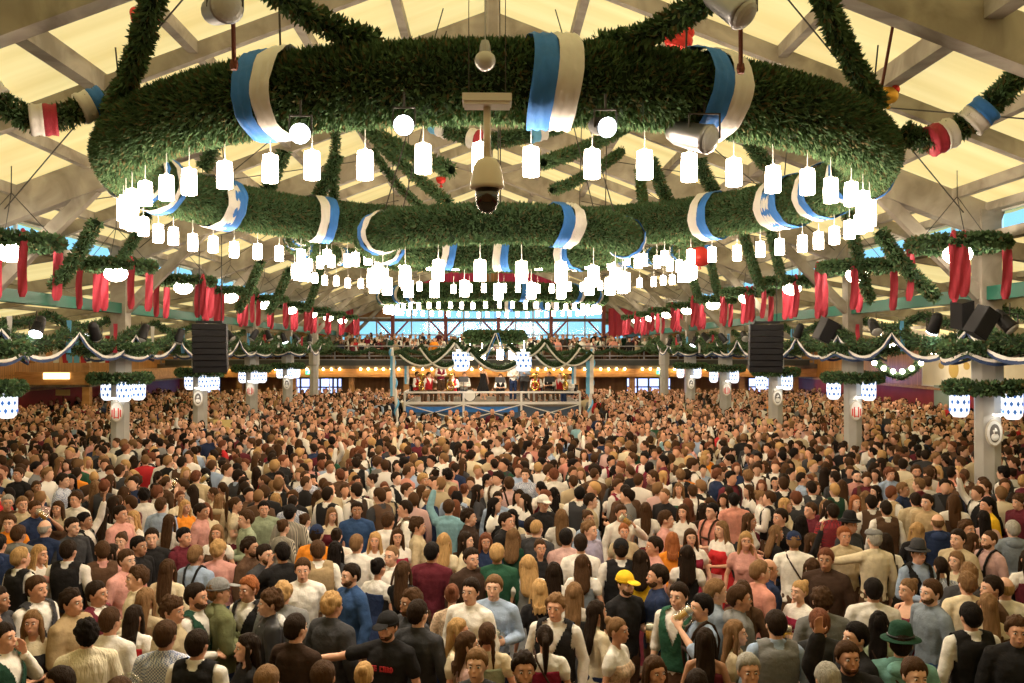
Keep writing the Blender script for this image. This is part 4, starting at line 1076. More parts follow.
def hair_cap(rx, ry, rz, front=1.718, amp=.006, fq=14, nape=1.58, seed=0, seg=44, rng=34):
    b = MB(); C = V3((0, .016, 1.672)); b.ell(C, (rx, ry, rz), seg, rng)
    KP = [(0, front), (.55, front - .004), (.95, front - .028), (1.18, 1.640), (1.36, 1.632), (1.50, 1.672), (1.85, 1.668), (2.05, nape + .03), (2.5, nape), (3.2, nape - .006)]
    for i, v in enumerate(b.v):
        d_ = V3(v) - C; u = d_.normalized(); phi = math.atan2(abs(d_.x), -d_.y)
        n_ = abs(noise.noise(V3((d_.x * fq + seed, d_.y * fq, d_.z * fq * .5)))) * amp * 2.4 + noise.noise(d_ * fq * 3) * amp * .6
        hl = nape
        for j in range(len(KP) - 1):
            if KP[j][0] <= phi <= KP[j + 1][0]:
                q = (phi - KP[j][0]) / (KP[j + 1][0] - KP[j][0]); hl = KP[j][1] * (1 - q) + KP[j + 1][1] * q
        hl += .013 * noise.noise(V3((math.atan2(d_.x, -d_.y) * 5, seed * 3.1, 0)))
        t = max(0, min(1, (hl - v[2]) / .014))
        q2 = max(0, min(1, (v[2] - hl) / .045)); fr = 1 if phi < 1.3 else .45; thin = .085 * fr * (1 - q2) ** 1.5
        b.v[i] = tuple(C + d_ * (1 - t * .24) * (1 - thin) + u * n_ * (1 - t) * (.35 + .65 * q2))
    return b
def strands(b, amp=.008, fq=30, seed=0):
    for i, v in enumerate(b.v):
        d_ = V3((v[0], v[1] - .02, 0)); 
        if d_.length < 1e-4: continue
        d_.normalize(); n_ = noise.noise(V3((v[0] * fq + seed, v[1] * fq, v[2] * 4))) * amp; b.v[i] = (v[0] + d_.x * n_, v[1] + d_.y * n_, v[2])
    return b
def cut_face(b):
    keep = [f for f in b.f]
    return b
HAIR = {}
HAIR['short'] = hair_cap(.087, .109, .118, 1.730, .006, 16)
HAIR['swept'] = hair_cap(.088, .110, .122, 1.734, .012, 18, 1.585, 3)
HAIR['curly'] = hair_cap(.094, .113, .120, 1.712, .014, 30, 1.575, 5)
HAIR['buzz'] = hair_cap(.082, .103, .109, 1.728, .001, 30, 1.60, 1)
h = hair_cap(.081, .101, .1035, 1.66, .002, 30, 1.60, 1)
HAIR['bald'] = MB(); 
for f in h.f:
    c = sum((V3(h.v[i]) for i in f), V3()) / len(f)
    if c.z < 1.70 and c.y > -.03: HAIR['bald'].f.append(f); HAIR['bald'].m.append(0)
HAIR['bald'].v = h.v
def long_hair(L, wd, seed, wave=.0):
    b = MB(); c = hair_cap(.088, .108, .115, 1.715, .005, 14, 1.55, seed, 28, 20); b.ext(c)
    b.loft([(1.72, .075, .06, 0, .04), (1.62, .088, .055, 0, .06), (1.50, wd * .86, .045, 0, .085), (1.38, wd * .88, .042, 0, .11), (L + .05, wd * .72, .035, 0, .125), (L, wd * .35, .02, 0, .125)], 24)
    for sx in (-1, 1): b.limb([(sx * .078, -.01, 1.68), (sx * .088, -.015, 1.60), (sx * .095, .0, 1.50), (sx * .10, -.02 + wave, 1.40)], [.022, .024, .026, .014], 10)
    r = remesh(b, .009, 2); return strands(r, .010, 38, seed)
HAIR['long'] = long_hair(1.22, .105, 1); HAIR['wavy'] = long_hair(1.28, .125, 4, .02); HAIR['wavy'] = strands(HAIR['wavy'], .014, 16, 8); HAIR['bob'] = long_hair(1.46, .095, 2)
b = MB(); b.ext(hair_cap(.083, .105, .112, 1.72, .004, 20, 1.58, 2)); b.limb([(0, .12, 1.70), (0, .155, 1.66), (0, .15, 1.52), (0, .145, 1.36)], [.03, .036, .032, .014], 12); HAIR['ponytail'] = strands(remesh(b, .009, 1), .007, 40, 3)
b = MB(); b.ext(hair_cap(.083, .105, .112, 1.72, .004, 20, 1.58, 2)); b.ell((0, .11, 1.735), (.045, .04, .042), 14, 10); HAIR['bun'] = strands(remesh(b, .009, 1), .005, 40, 3)
b = MB(); b.ext(hair_cap(.083, .105, .112, 1.72, .004, 20, 1.58, 2))
for sx in (-1, 1): b.limb([(sx * .06, .09 - .008 * (j % 2), 1.62 - .035 * j) for j in range(10)], [.02 + .006 * (j % 2) - .001 * j for j in range(10)], 10)
HAIR['braids'] = remesh(b, .009, 1)
bb_ = MB(); bb_.ell((0, -.034, 1.598), (.0595, .069, .058), 26, 20)
keep = []
for f in bb_.f:
    c = sum((V3(bb_.v[i]) for i in f), V3()) / len(f)
    if c.z > 1.600 + max(0, c.y + .07) * .55 or c.y > .008: continue
    if abs(c.x) < .026 and 1.584 < c.z: continue
    keep.append(f)
bb_.f = keep; bb_.m = [0] * len(keep); BEARD = bb_
HAT = {}
b = MB(); b.ell((0, .012, 1.705), (.092, .110, .095), 22, 12); b.f = [f for f in b.f if sum(b.v[i][2] for i in f) / len(f) > 1.69]; b.m = [0] * len(b.f)
b.loft([(1.69, .093, .111, 0, .012), (1.705, .094, .112, 0, .012)], 22); b.ell((0, -.135, 1.70), (.070, .075, .010), 16, 8, Euler((.18, 0, 0)).to_matrix()); HAT['cap'] = b
b = MB(); b.lathe([(0, 1.835), (.05, 1.84), (.078, 1.82), (.092, 1.745), (.095, 1.715), (.15, 1.705), (.152, 1.698), (.09, 1.70), (0, 1.70)], (0, .012, 0), 26); b.tube([(.0965 * math.cos(a * PI / 10), .012 + .0965 * math.sin(a * PI / 10), 1.73) for a in range(20)], .010, 6, closed=True, mi=1); HAT['felt'] = b
b = MB(); b.ell((0, -.005, 1.735), (.105, .125, .055), 22, 12); b.ell((0, -.115, 1.715), (.07, .05, .012), 14, 8); HAT['flat'] = b
b = MB(); b.tube([(.089 * math.cos(a), .012, 1.69 + .093 * math.sin(a)) for a in [PI * j / 14 for j in range(15)]], .012, 8); HAT['band'] = b

Mskin = mat('skin', (.7, .45, .33), .55, objcol=True, var=.05, vscale=40, spec=.25); Mhair = mat('hair', (.1, .06, .03), .7, objcol=True, spec=.12, var=.25, vscale=60, stretch=(1, 1, .12), bump=.6, bscale=120)
Mcloth = mat('clothing', (.5, .5, .5), .9, objcol=True, var=.10, vscale=18, bump=1.0, bscale=11, spec=.12)
M_eye = mat('eye_white', (.75, .72, .68), .3); M_dark = mat('eye_dark', (.03, .018, .012), .4); M_lip = mat('lips', (.46, .19, .15), .6)
M_ging = cloth_pattern('gingham_cloth', 'check', (.14, .19, .36), (.70, .72, .76), 75); M_plaid = cloth_pattern('plaid_cloth', 'check', (.42, .02, .03), (.03, .02, .03), 45)
M_stripe = cloth_pattern('stripe_cloth', 'wave', (.05, .05, .06), (.55, .5, .4), 16); M_knit = mat('cable_knit', (.74, .66, .48), .95, bump=1.0, bscale=40, stretch=(1, 1, .25)); M_floral = mat('floral_cloth', (.55, .40, .28), .9, var=.4, vscale=45)
M_quilt = mat('quilted_black', (.02, .02, .022), .4)
cache = {}
def proto(key):
    if key in cache: return cache[key]
    k = key.split('|')
    if k[0] == 'body': m = body(k[1], k[2], len(k) > 3).mesh('body', [Mskin, M_eye, M_dark, M_lip])
    elif k[0] == 'top': m = top(k[1], k[2], float(k[4]), k[3]).mesh('top', Mcloth)
    elif k[0] == 'vest': m = vest(k[1], float(k[2])).mesh('vest', Mcloth)
    elif k[0] == 'bodice': m = bodice().mesh('bodice', Mcloth)
    elif k[0] == 'skirt': m = skirt(float(k[1])).mesh('skirt', Mcloth)
    elif k[0] == 'apron': m = apron().mesh('apron', Mcloth)
    elif k[0] == 'trousers': m = trousers(k[1] == 's', len(k) > 2).mesh('trousers', Mcloth)
    elif k[0] == 'susp': m = suspenders().mesh('suspenders', Mcloth)
    elif k[0] == 'strap': m = strap().mesh('strap', Mcloth)
    elif k[0] == 'hair': m = HAIR[k[1]].mesh('hair', Mhair)
    elif k[0] == 'beard': m = BEARD.mesh('beard', Mhair)
    elif k[0] == 'hat': m = HAT[k[1]].mesh('hat', [Mcloth, MATS['black_plastic']])
    elif k[0] == 'hood': 
        b = MB(); b.ell((0, .09, 1.47), (.115, .07, .075), 18, 12); b.limb([(-.09, .03, 1.49), (0, .10, 1.50), (.09, .03, 1.49), (.05, -.08, 1.45)], [.03, .04, .03, .022], 10); m = remesh(b, .012, 2).mesh('hood', Mcloth)
    cache[key] = m; return m
def beer_mug_proto():
    r = empty('beer_mug'); 
    g = MB(); g.lathe([(0, 0), (.048, 0), (.052, .01), (.052, .19), (.054, .20), (.047, .20), (.046, .19), (.045, .015), (0, .012)], seg=16); g.tube([(.05, 0, .16), (.085, 0, .165), (.10, 0, .13), (.10, 0, .07), (.085, 0, .04), (.05, 0, .045)], .009, 8)
    gmat = bpy.data.materials.new('mug_glass'); gmat.use_nodes = True; nt = gmat.node_tree; nt.nodes.remove(nt.nodes['Principled BSDF'])
    t_ = nt.nodes.new('ShaderNodeBsdfTransparent'); t_.inputs[0].default_value = (.93, .95, .92, 1); g_ = nt.nodes.new('ShaderNodeBsdfGlossy'); g_.inputs['Roughness'].default_value = .12
    m_ = nt.nodes.new('ShaderNodeMixShader'); m_.inputs[0].default_value = .22; nt.links.new(t_.outputs[0], m_.inputs[1]); nt.links.new(g_.outputs[0], m_.inputs[2]); nt.links.new(m_.outputs[0], nt.nodes['Material Output'].inputs['Surface'])
    g = g.obj('glass', gmat, r, smooth=True)
    bb = MB(); bb.lathe([(0, .016), (.043, .016), (.043, .14), (0, .14)], seg=14); bb.obj('beer', mat('beer', (.85, .42, .05), .3), g, smooth=True)
    bb = MB(); bb.lathe([(0, .14), (.043, .14), (.044, .185), (.02, .195), (0, .195)], seg=14); bb.obj('foam', mat('beer_foam', (.86, .80, .66), .8, bump=.4), g, smooth=True)
    return r
MUG = None; HELD = []
SK = [(.64, .34, .22), (.72, .42, .29), (.56, .29, .185), (.68, .37, .25), (.76, .46, .33), (.42, .22, .13)]
HC = {'black': (.009, .006, .005), 'dark': (.020, .011, .006), 'brown': (.062, .030, .013), 'light': (.20, .11, .05), 'blond': (.45, .27, .11), 'grey': (.34, .32, .28), 'red': (.30, .10, .035), 'auburn': (.14, .05, .025)}
HN = {'black': 'black', 'dark': 'dark brown', 'brown': 'brown', 'light': 'light brown', 'blond': 'blond', 'grey': 'grey', 'red': 'ginger', 'auburn': 'auburn'}
CC = {'white': (.80, .76, .70), 'cream': (.72, .62, .44), 'black': (.018, .017, .018), 'charcoal': (.05, .05, .055), 'grey': (.20, .20, .20), 'greyblue': (.22, .26, .31), 'lightblue': (.33, .42, .58), 'blue': (.035, .075, .18), 'navy': (.022, .035, .085),
      'teal': (.16, .33, .30), 'skyblue': (.24, .44, .52), 'pink': (.64, .32, .28), 'salmon': (.66, .29, .22), 'red': (.52, .03, .035), 'maroon': (.12, .02, .03), 'burgundy': (.24, .02, .045), 'green': (.025, .085, .05), 'darkgreen': (.018, .055, .035), 'olive': (.16, .17, .08), 'sage': (.30, .35, .24),
      'tan': (.40, .29, .16), 'beige': (.48, .39, .25), 'brown': (.10, .055, .032), 'darkbrown': (.045, .026, .018), 'orange': (.80, .27, .03), 'yellow': (.80, .50, .03), 'lilac': (.36, .34, .48), 'rose': (.56, .36, .33)}
CN = {'greyblue': 'grey-blue', 'lightblue': 'light blue', 'skyblue': 'turquoise', 'darkgreen': 'dark green', 'darkbrown': 'dark brown', 'lilac': 'pale lilac'}
NP = 0
PEOPLE = []
def jit(c, a=.12): k = 1 + R.uniform(-a, a); return tuple(min(1, q * k) for q in c)
def person(x, y, sex, face, hs, hc, top_, pose, extra='', zf=0.0, hk=None, label=None, group=None, sit=''):
    """world x,y; face in degrees: 0 looks at the viewer, 90 to the right, 180 away"""
    global MUG
    mir = pose.isupper(); p = pose.lower(); parts = top_.split(':'); kind = parts[0]; c1 = CC.get(parts[1], (.5, .5, .5)); c2 = CC[parts[2]] if len(parts) > 2 and parts[2] in CC else CC['white']
    hk = hk or (R.uniform(.97, 1.05) if sex == 'm' else R.uniform(.90, .965))
    skin = jit(SK[min(5, int(R.random() * 5.25))], .08)
    o = bpy.data.objects.new('person', proto('body|%s|%s%s' % (sex, p, sit))); COL.objects.link(o); o.color = (*skin, 1)
    o.location = (x, y, zf); o.rotation_euler = (R.uniform(-.02, .05), R.uniform(-.03, .03), math.radians(face)); o.scale = ((-1 if mir else 1) * hk * R.uniform(.96, 1.05), hk, hk)
    def ch(nm, key, col, m=None):
        c = bpy.data.objects.new(nm, proto(key)); COL.objects.link(c); c.parent = o; c.color = (*jit(col), 1)
        if m: c.material_slots[0].link = 'OBJECT'; c.material_slots[0].material = m
        return c
    if hs: ch('hair', 'hair|' + hs, HC[hc])
    pat = {'gingham': M_ging, 'plaid': M_plaid, 'knit': M_knit, 'floral': M_floral, 'stripe': M_stripe, 'quilt': M_quilt}.get(parts[1])
    if kind in ('vest', 'susp', 'shirt', 'sweater', 'jacket', 'hoodie'):
        off = {'vest': .010, 'susp': .010, 'shirt': .011, 'sweater': .018, 'jacket': .026, 'hoodie': .024}[kind]
        ch('jacket' if kind == 'jacket' else 'sweater' if kind in ('sweater', 'hoodie') else 'shirt', 'top|%s|%s|%s|%s' % (sex, p, 'rolled' if kind in ('vest', 'susp') and R.random() < .4 else 'long', off), c2 if kind == 'vest' else c1, pat)
        if kind == 'vest': ch('waistcoat', 'vest|%s|.033' % sex, c1)
        if kind == 'susp': ch('suspenders', 'susp', CC['darkbrown'] if R.random() < .7 else CC['black'])
        if kind == 'hoodie': ch('hood', 'hood', c1)
        if kind == 'jacket' : ch('collar', 'hood', tuple(q * 1.3 for q in c1)) if R.random() < .5 else None
    elif kind == 'tee': ch('t_shirt', 'top|%s|%s|short|.013' % (sex, p), c1, pat)
    elif kind == 'dirndl':
        ch('blouse', 'top|f|%s|puff|.007' % p, c2); ch('bodice', 'bodice', c1, pat)
    elif kind == 'blouse': ch('blouse', 'top|f|%s|puff|.010' % p, c1, pat)
    elif kind == 'dress': ch('bodice', 'bodice', c1, pat)
    if kind in ('dirndl', 'dress', 'blouse'):
        ch('skirt', 'skirt|.42', c1 if kind != 'blouse' else CC['maroon'])
        if kind == 'dirndl': ch('apron', 'apron', R.choice([CC['green'], CC['rose'], CC['burgundy'], CC['navy'], CC['beige']]))
    else:
        le = kind in ('vest', 'susp') or R.random() < .4
        ch('lederhosen' if le else 'trousers', 'trousers|' + ('s' if le and not sit else 'l') + sit, CC['brown'] if le else R.choice([CC['navy'], CC['charcoal'], CC['blue']]))
    for e in extra.split():
        if e == 'beard': ch('beard', 'beard', tuple(q * .6 + w * .4 for q, w in zip(HC[hc], (.20, .11, .06))))
        elif e == 'strap': ch('shoulder_strap', 'strap', CC['darkbrown'])
        elif e.startswith('hat'): _, st, cl = e.split('_'); ch('cap' if st in ('cap', 'flat') else 'headband' if st == 'band' else 'hat', 'hat|' + st, CC[cl])
        elif e == 'text': 
            t = MB(); F5 = {'I': ['1', '1', '1', '1', '1'], 'C': ['111', '100', '100', '100', '111'], 'E': ['111', '100', '111', '100', '111'], 'A': ['111', '101', '111', '101', '101'], 'R': ['110', '101', '110', '101', '101'], 'D': ['110', '101', '101', '101', '110'], ' ': ['00'] * 5}
            u = 0; cell = .0072
            for chh in 'ICE CARD':
                g = F5[chh]
                for rr_, row in enumerate(g):
                    for cc_, bit in enumerate(row):
                        if bit == '1':
                            xx = (u + cc_) * cell * 1.15 - .115; t.box((xx * (-1 if mir else 1), -.139 - .0015, 1.345 - rr_ * cell * 1.3), (cell * 1.16, .012, cell * 1.3))
                u += len(g[0]) + 1
            t.obj('lettering', mat('red_print', (.55, .04, .05), .6), o)
    mug = ('mug' in extra.split()) or (p in ('h', 'k') and R.random() < (.9 if p == 'k' else .8) and 'nomug' not in extra)
    if mug and p in 'hkfu':
        sh, e_, w_, hd, pn = arm_joints(POSES[p][0], 1, sex); q = w_ + hd * .085 + pn * .055
        rot = Euler((0, 0, 0)) if p != 'k' else Euler((.2, -1.0, -.9))
        if MUG is None: MUG = beer_mug_proto(); mo = MUG
        else: mo = dup(MUG)
        Mw = Matrix.LocRotScale(o.location, o.rotation_euler, o.scale); pos = Mw @ (q - V3((0, 0, .09)) if p != 'k' else q + V3((.02, -.01, -.02)))
        mo.location = pos; mo.rotation_euler = (0, 0, math.radians(face) + .6) if p != 'k' else (math.radians(0), .9 * (1 if math.sin(math.radians(face)) < 0 else -1), 0)
        HELD.append((mo, o))
    PEOPLE.append(dict(o=o, x=x, y=y, sex=sex, face=face, hs=hs, hc=hc, top=top_, pose=p, extra=extra, mug=mug and p in 'hkfu', label=label, group=group))
    return o
# ------------------------------------------------------------------ the people, nearest rows one by one
# x y (head centre in the photograph) | sex facing | hair colour | clothes | pose | extras
ROWS = """
8 594 m 90 short dark shirt:charcoal d
25 590 m 70 short brown vest:charcoal:white f
41 618 f 10 long light dirndl:black:cream f hat_band_white
9 611 m 100 swept brown shirt:brown d
10 634 m 80 short dark vest:darkgreen:white e
75 598 m 75 swept dark jacket:tan f
91 629 m -150 curly black sweater:knit d
106 589 m 80 short dark vest:maroon:white d
116 616 m 165 short brown shirt:white f
137 613 f 170 bob dark dirndl:red:white d
148 596 f 160 long light shirt:beige d
170 606 m 75 curly brown shirt:beige d
190 596 m 80 short dark vest:darkgreen:white f beard
168 632 m 175 short brown shirt:gingham d
200 637 m 170 short dark vest:black:white f
223 589 m 120 short light hoodie:olive f hat_cap_grey
246 645 f -60 long dark shirt:black d
258 585 m -30 swept red vest:black:white d
268 600 m -70 curly brown jacket:quilt d
284 592 m 175 swept blond jacket:grey d
262 681 m 180 short light shirt:grey d
143 575 m -60 swept brown sweater:cream f
358 573 m -50 short dark sweater:blue d beard
394 622 m -22 short dark tee:black O beard hat_cap_black text
411 601 m -55 swept brown jacket:charcoal f beard
359 675 f 180 bun blond blouse:white d
328 677 m 180 short brown shirt:charcoal d
320 549 m -160 short brown vest:tan:white H mug
455 628 f 75 long blond blouse:cream e
452 595 f 180 bun auburn shirt:floral d
467 588 m -25 short dark shirt:white d
491 586 m -10 short light shirt:lightblue h mug
490 632 f 175 braids brown dirndl:sage:cream d
481 664 m -10 short light shirt:charcoal d
518 668 m 5 swept dark shirt:black d beard
472 634 f 100 bob brown blouse:rose f
544 638 f 180 ponytail dark dirndl:burgundy:white d strap
537 590 f 180 bob blond tee:black d strap
556 604 m -20 swept light vest:black:white d
571 592 f 170 long light dirndl:charcoal:white d
611 629 f 60 bun light dirndl:floral:white d
599 612 f 110 long dark shirt:cream d
623 583 m 30 short dark tee:black h beard mug hat_cap_yellow
655 577 m -90 short dark shirt:navy H beard mug
684 595 m -40 short dark vest:green:white d
698 603 m -80 short black susp:lightblue k
711 590 m 90 short light shirt:greyblue d
709 641 f 165 long dark dress:maroon d
657 668 f 20 long brown blouse:black d
679 674 f 175 bob dark dress:black f
736 597 m 80 short brown jacket:grey f
739 637 f 70 long light blouse:beige d
768 624 m 180 short dark vest:grey:lightblue d
757 672 m 0 short grey shirt:navy d
745 592 f 170 long brown shirt:brown d
807 592 f -60 bun blond dirndl:burgundy:white h mug
830 603 m 175 curly brown shirt:grey d
828 625 m 175 short auburn shirt:charcoal d
848 633 m -80 short black jacket:black d
858 660 m 0 short brown jacket:black U beard
873 592 m 165 short black shirt:white d
765 570 m 90 bald light jacket:navy d
832 678 m 180 short grey shirt:charcoal d
880 624 f 150 long black shirt:sage d strap
907 645 m 160 short dark jacket:teal d hat_felt_darkgreen strap
914 591 f -70 bun light dress:maroon f
934 592 m -75 short brown shirt:greyblue d beard
912 673 m 0 short brown shirt:brown d
979 618 m 180 short black vest:black:white d
991 607 f 175 long light dirndl:brown:cream d
1014 591 m 175 bald blond shirt:white d
969 586 m 175 swept light sweater:cream d
987 592 m -90 short dark shirt:brown d
1018 631 m -20 swept brown jacket:black d
12 500 m 30 short grey shirt:brown d
28 502 m 40 short light shirt:beige d
39 506 m 60 short brown tee:navy k
62 506 f 0 long brown dirndl:brown:beige d
83 497 m -20 swept brown shirt:white f
93 518 m 90 short black vest:black:white u
18 519 m 10 short brown tee:orange d
51 526 m 175 bald grey sweater:navy d
22 532 m 175 short brown hoodie:grey d
70 525 m 60 short dark shirt:charcoal d
6 542 m 180 short black jacket:navy d
29 554 m 150 short blond vest:black:white d
44 551 f 70 bob blond blouse:white f
75 547 m 175 short dark vest:black:white d
105 549 m -150 short brown vest:brown:pink o
124 512 m 70 short dark shirt:pink f
108 512 f 180 long dark blouse:white d
138 516 f -30 long blond dirndl:skyblue:white e
129 538 f 0 bun brown blouse:rose d
142 543 m 70 short black shirt:black d
130 557 m 60 short brown shirt:pink d
119 550 f 120 long dark dirndl:black:white d
157 535 m 20 short dark tee:black d
183 535 m 60 short black vest:maroon:maroon d
170 520 f 175 long brown blouse:white d
201 509 m 85 short dark shirt:pink d
167 503 m 170 short brown shirt:lightblue d
197 554 m 160 short light susp:lightblue d
169 566 f 175 long brown shirt:cream d
222 548 m 170 swept blond shirt:pink d
247 546 m 75 swept dark jacket:brown d beard
261 548 m 60 short dark jacket:charcoal d beard
285 551 m -150 short black tee:black e
220 499 f 170 long light hoodie:beige d
252 516 m -60 short brown shirt:sage f
266 507 m 20 short black hoodie:sage d
290 512 m 170 short black shirt:stripe d hat_cap_black
286 524 f 150 bun brown shirt:stripe d
186 505 f 50 bob blond shirt:orange f
219 531 f 0 long light dirndl:brown:white d
329 513 f 30 long light dirndl:maroon:cream d
356 509 m 10 short dark shirt:blue d
315 533 m 170 short dark shirt:orange d hat_cap_navy
339 535 f 175 bun dark blouse:white d
335 549 f 175 long black shirt:charcoal d
359 543 m 165 short light shirt:white d
373 539 f 0 bob blond dirndl:rose:white d
375 567 f 150 bun black dirndl:navy:white d
407 569 f 165 long brown shirt:black d
430 551 m 165 short black shirt:maroon d
441 541 f 170 wavy blond blouse:cream d
427 497 m 60 short light shirt:navy d
385 520 m 160 short brown shirt:white d
398 535 f 10 long brown dirndl:burgundy:white f
405 508 m -80 short dark vest:brown:white d
414 527 m 90 curly brown shirt:beige d
446 507 m 170 short brown shirt:skyblue u
469 516 m 80 swept dark jacket:darkbrown d
497 498 m 0 short dark shirt:lightblue d
503 521 m 60 short dark jacket:black d
515 516 f -20 long black dirndl:black:cream d
468 540 f 70 long dark shirt:cream d
484 541 f 5 long auburn jacket:navy d
471 557 m 30 short dark jacket:darkbrown d
497 554 m 175 short blond sweater:green d
510 535 f 165 wavy light shirt:darkgreen d
522 528 m 170 short dark vest:grey:white f
534 528 m 150 buzz blond shirt:charcoal d
531 563 f 180 wavy blond dirndl:grey:white d
545 566 f 175 long dark dirndl:greyblue:white d
541 547 f 10 bun brown blouse:black f
545 503 m 20 short light shirt:black d hat_cap_white
561 516 f 175 long light blouse:white d
570 538 m 170 short black shirt:rose d
581 544 m 175 short dark shirt:white d
585 564 f 165 wavy brown dirndl:greyblue:white d
585 517 f 30 bun brown shirt:lightblue d
591 529 m 50 swept light shirt:lilac d
588 500 m 90 short dark shirt:beige d
619 512 m 20 short brown shirt:white k
624 531 f 0 bun red blouse:beige d
617 549 m 180 short dark vest:black:white d hat_cap_black
653 547 m -80 short dark shirt:pink d
641 553 f 160 wavy dark blouse:yellow d
662 519 m 80 short brown shirt:pink d
683 512 f -30 long brown blouse:white f
686 554 f 170 wavy dark dirndl:black:white d
712 511 m -60 short black susp:salmon f
698 513 f 180 long dark shirt:darkbrown d
674 541 f 170 bob red shirt:orange d
692 540 f 0 long brown dirndl:burgundy:white d
722 530 f -60 long light dirndl:red:white f
696 492 m 180 short brown susp:white d
647 509 f 170 long brown blouse:white d
738 501 m 170 short black shirt:salmon d
760 497 f 80 bun light blouse:white f
787 506 f 60 bob blond blouse:cream d
784 518 m -70 short dark shirt:black d
748 521 f 60 long brown blouse:white f
812 511 m -70 short brown shirt:maroon d
831 512 m 175 short dark shirt:plaid d
856 503 f 10 long red dirndl:white:white d
867 498 f 170 wavy light shirt:stripe d
772 533 f 90 wavy light shirt:black d
743 540 f -10 long blond blouse:pink e
797 543 m 165 short light tee:white d hat_cap_navy strap
762 567 m 100 short light shirt:salmon d
813 568 f 175 wavy brown dirndl:brown:white d
828 560 m -30 short auburn jacket:darkbrown d
851 537 m 0 short red shirt:beige h
850 524 m 30 short dark shirt:charcoal d hat_felt_black
815 542 f 60 bob brown shirt:black U
800 524 f 170 bob black shirt:black d
876 541 m -175 short grey shirt:cream o hat_flat_grey
889 510 m 175 short dark vest:brown:white d
919 501 m 170 short dark jacket:beige d
932 503 m -60 short dark shirt:tan d
891 544 f 180 long dark dirndl:charcoal:white d
918 531 f 170 wavy blond shirt:black d
938 523 m 165 bald light jacket:navy d
918 554 m 10 short dark vest:black:lightblue f hat_felt_charcoal
956 503 f 0 long dark dress:rose d
968 530 m 20 swept brown shirt:brown d
963 541 m -60 short dark shirt:beige d
944 568 f 175 braids dark blouse:gingham d
961 562 f -60 bob light blouse:cream d
996 541 m -80 buzz brown susp:rose d beard
970 577 m 160 swept light jacket:charcoal d
995 506 m -90 short black shirt:yellow d
990 520 f 170 long black blouse:rose d
1018 531 m 170 short grey hoodie:greyblue d
979 545 f 100 bob brown shirt:brown d
306 566 m 10 short brown shirt:white d
300 625 m 150 short dark shirt:darkbrown d
302 520 f 150 bun brown dirndl:brown:white d
383 487 f 20 long auburn dirndl:red:white d
410 489 m 80 short brown shirt:white d
396 553 m -30 buzz light susp:white h
435 612 m 150 short dark shirt:charcoal d
"""
def ground(px, py, zh): 
    d = (CZ - zh) * F / (py - VY); return ((px - VX) / F * d, d)
pts = []
rows = [l.split() for l in ROWS.strip().splitlines()]
QUICK = False
for r_ in rows:
    px, py = float(r_[0]), float(r_[1]); sex = r_[2]; hk = (1.0 if sex == 'm' else .93) + R.uniform(-.02, .02)
    x, y = ground(px, py, 1.665 * hk)
    for it in range(12):      # never stand inside a neighbour
        mv = False
        for (a, b_) in pts:
            dx, dy = x - a, y - b_; dd = math.hypot(dx, dy)
            if dd < .33: x += dx / (dd + 1e-3) * (.34 - dd) * .35; y += (.34 - dd) * (1 if dy >= 0 else -1) * .9; mv = True
        if not mv: break
    pts.append((x, y))
    person(x, y, sex, float(r_[3]), r_[4], r_[5], r_[6], r_[7], ' '.join(r_[8:]), hk=hk)
def rand_look(rr, sex):
    hs = rr.choice(['short', 'short', 'short', 'swept', 'curly', 'buzz']) if sex == 'm' else rr.choice(['long', 'long', 'wavy', 'bob', 'ponytail', 'bun', 'braids'])
    hc = rr.choice(['dark', 'dark', 'brown', 'brown', 'light', 'black', 'blond', 'auburn'])
    if sex == 'm': tp = rr.choice(['vest:black:white', 'vest:brown:white', 'vest:charcoal:white', 'shirt:white', 'shirt:pink', 'shirt:lightblue', 'susp:white', 'susp:rose', 'jacket:charcoal', 'sweater:navy', 'shirt:black', 'vest:green:white', 'shirt:beige', 'jacket:brown', 'shirt:gingham', 'sweater:maroon'])
    else: tp = rr.choice(['dirndl:black:white', 'dirndl:maroon:white', 'dirndl:green:white', 'dirndl:navy:cream', 'dirndl:rose:white', 'blouse:white', 'blouse:cream', 'shirt:black', 'shirt:brown', 'dirndl:brown:cream', 'dress:charcoal'])
    return hs, hc, tp
tries = 0
shown = [(float(r_[0]), float(r_[1])) for r_ in rows]
while len(pts) < 285 and tries < 60000:
    tries += 1
    py = 478 + 215 * R.random() ** 1.7; px = R.uniform(-12, 1036); x, y = ground(px, py, 1.62)
    lim = .56 if tries < 6000 else .47
    if any((x - a) ** 2 + ((y - b_) * .8) ** 2 < lim ** 2 for a, b_ in pts): continue
    if any(abs(px - mx) < .065 * (my - VY) + 3 and -6 < py - my < .27 * (my - VY) for mx, my in shown): continue
    shown.append((px, py))
    pts.append((x, y)); sex = R.choice('mmf'); hs, hc, tp = rand_look(R, sex)
    person(x, y, sex, R.choice([0, 40, -40, 90, -90, 150, 180, 180, -150]) + R.uniform(-15, 15), hs, hc, tp, R.choice(['d', 'd', 'd', 'f', 'h', 'H', 'd', 'k']), 'beard' if sex == 'm' and R.random() < .2 else '')
print('individuals', len(pts), tries, 'max y', max(p[1] for p in pts))

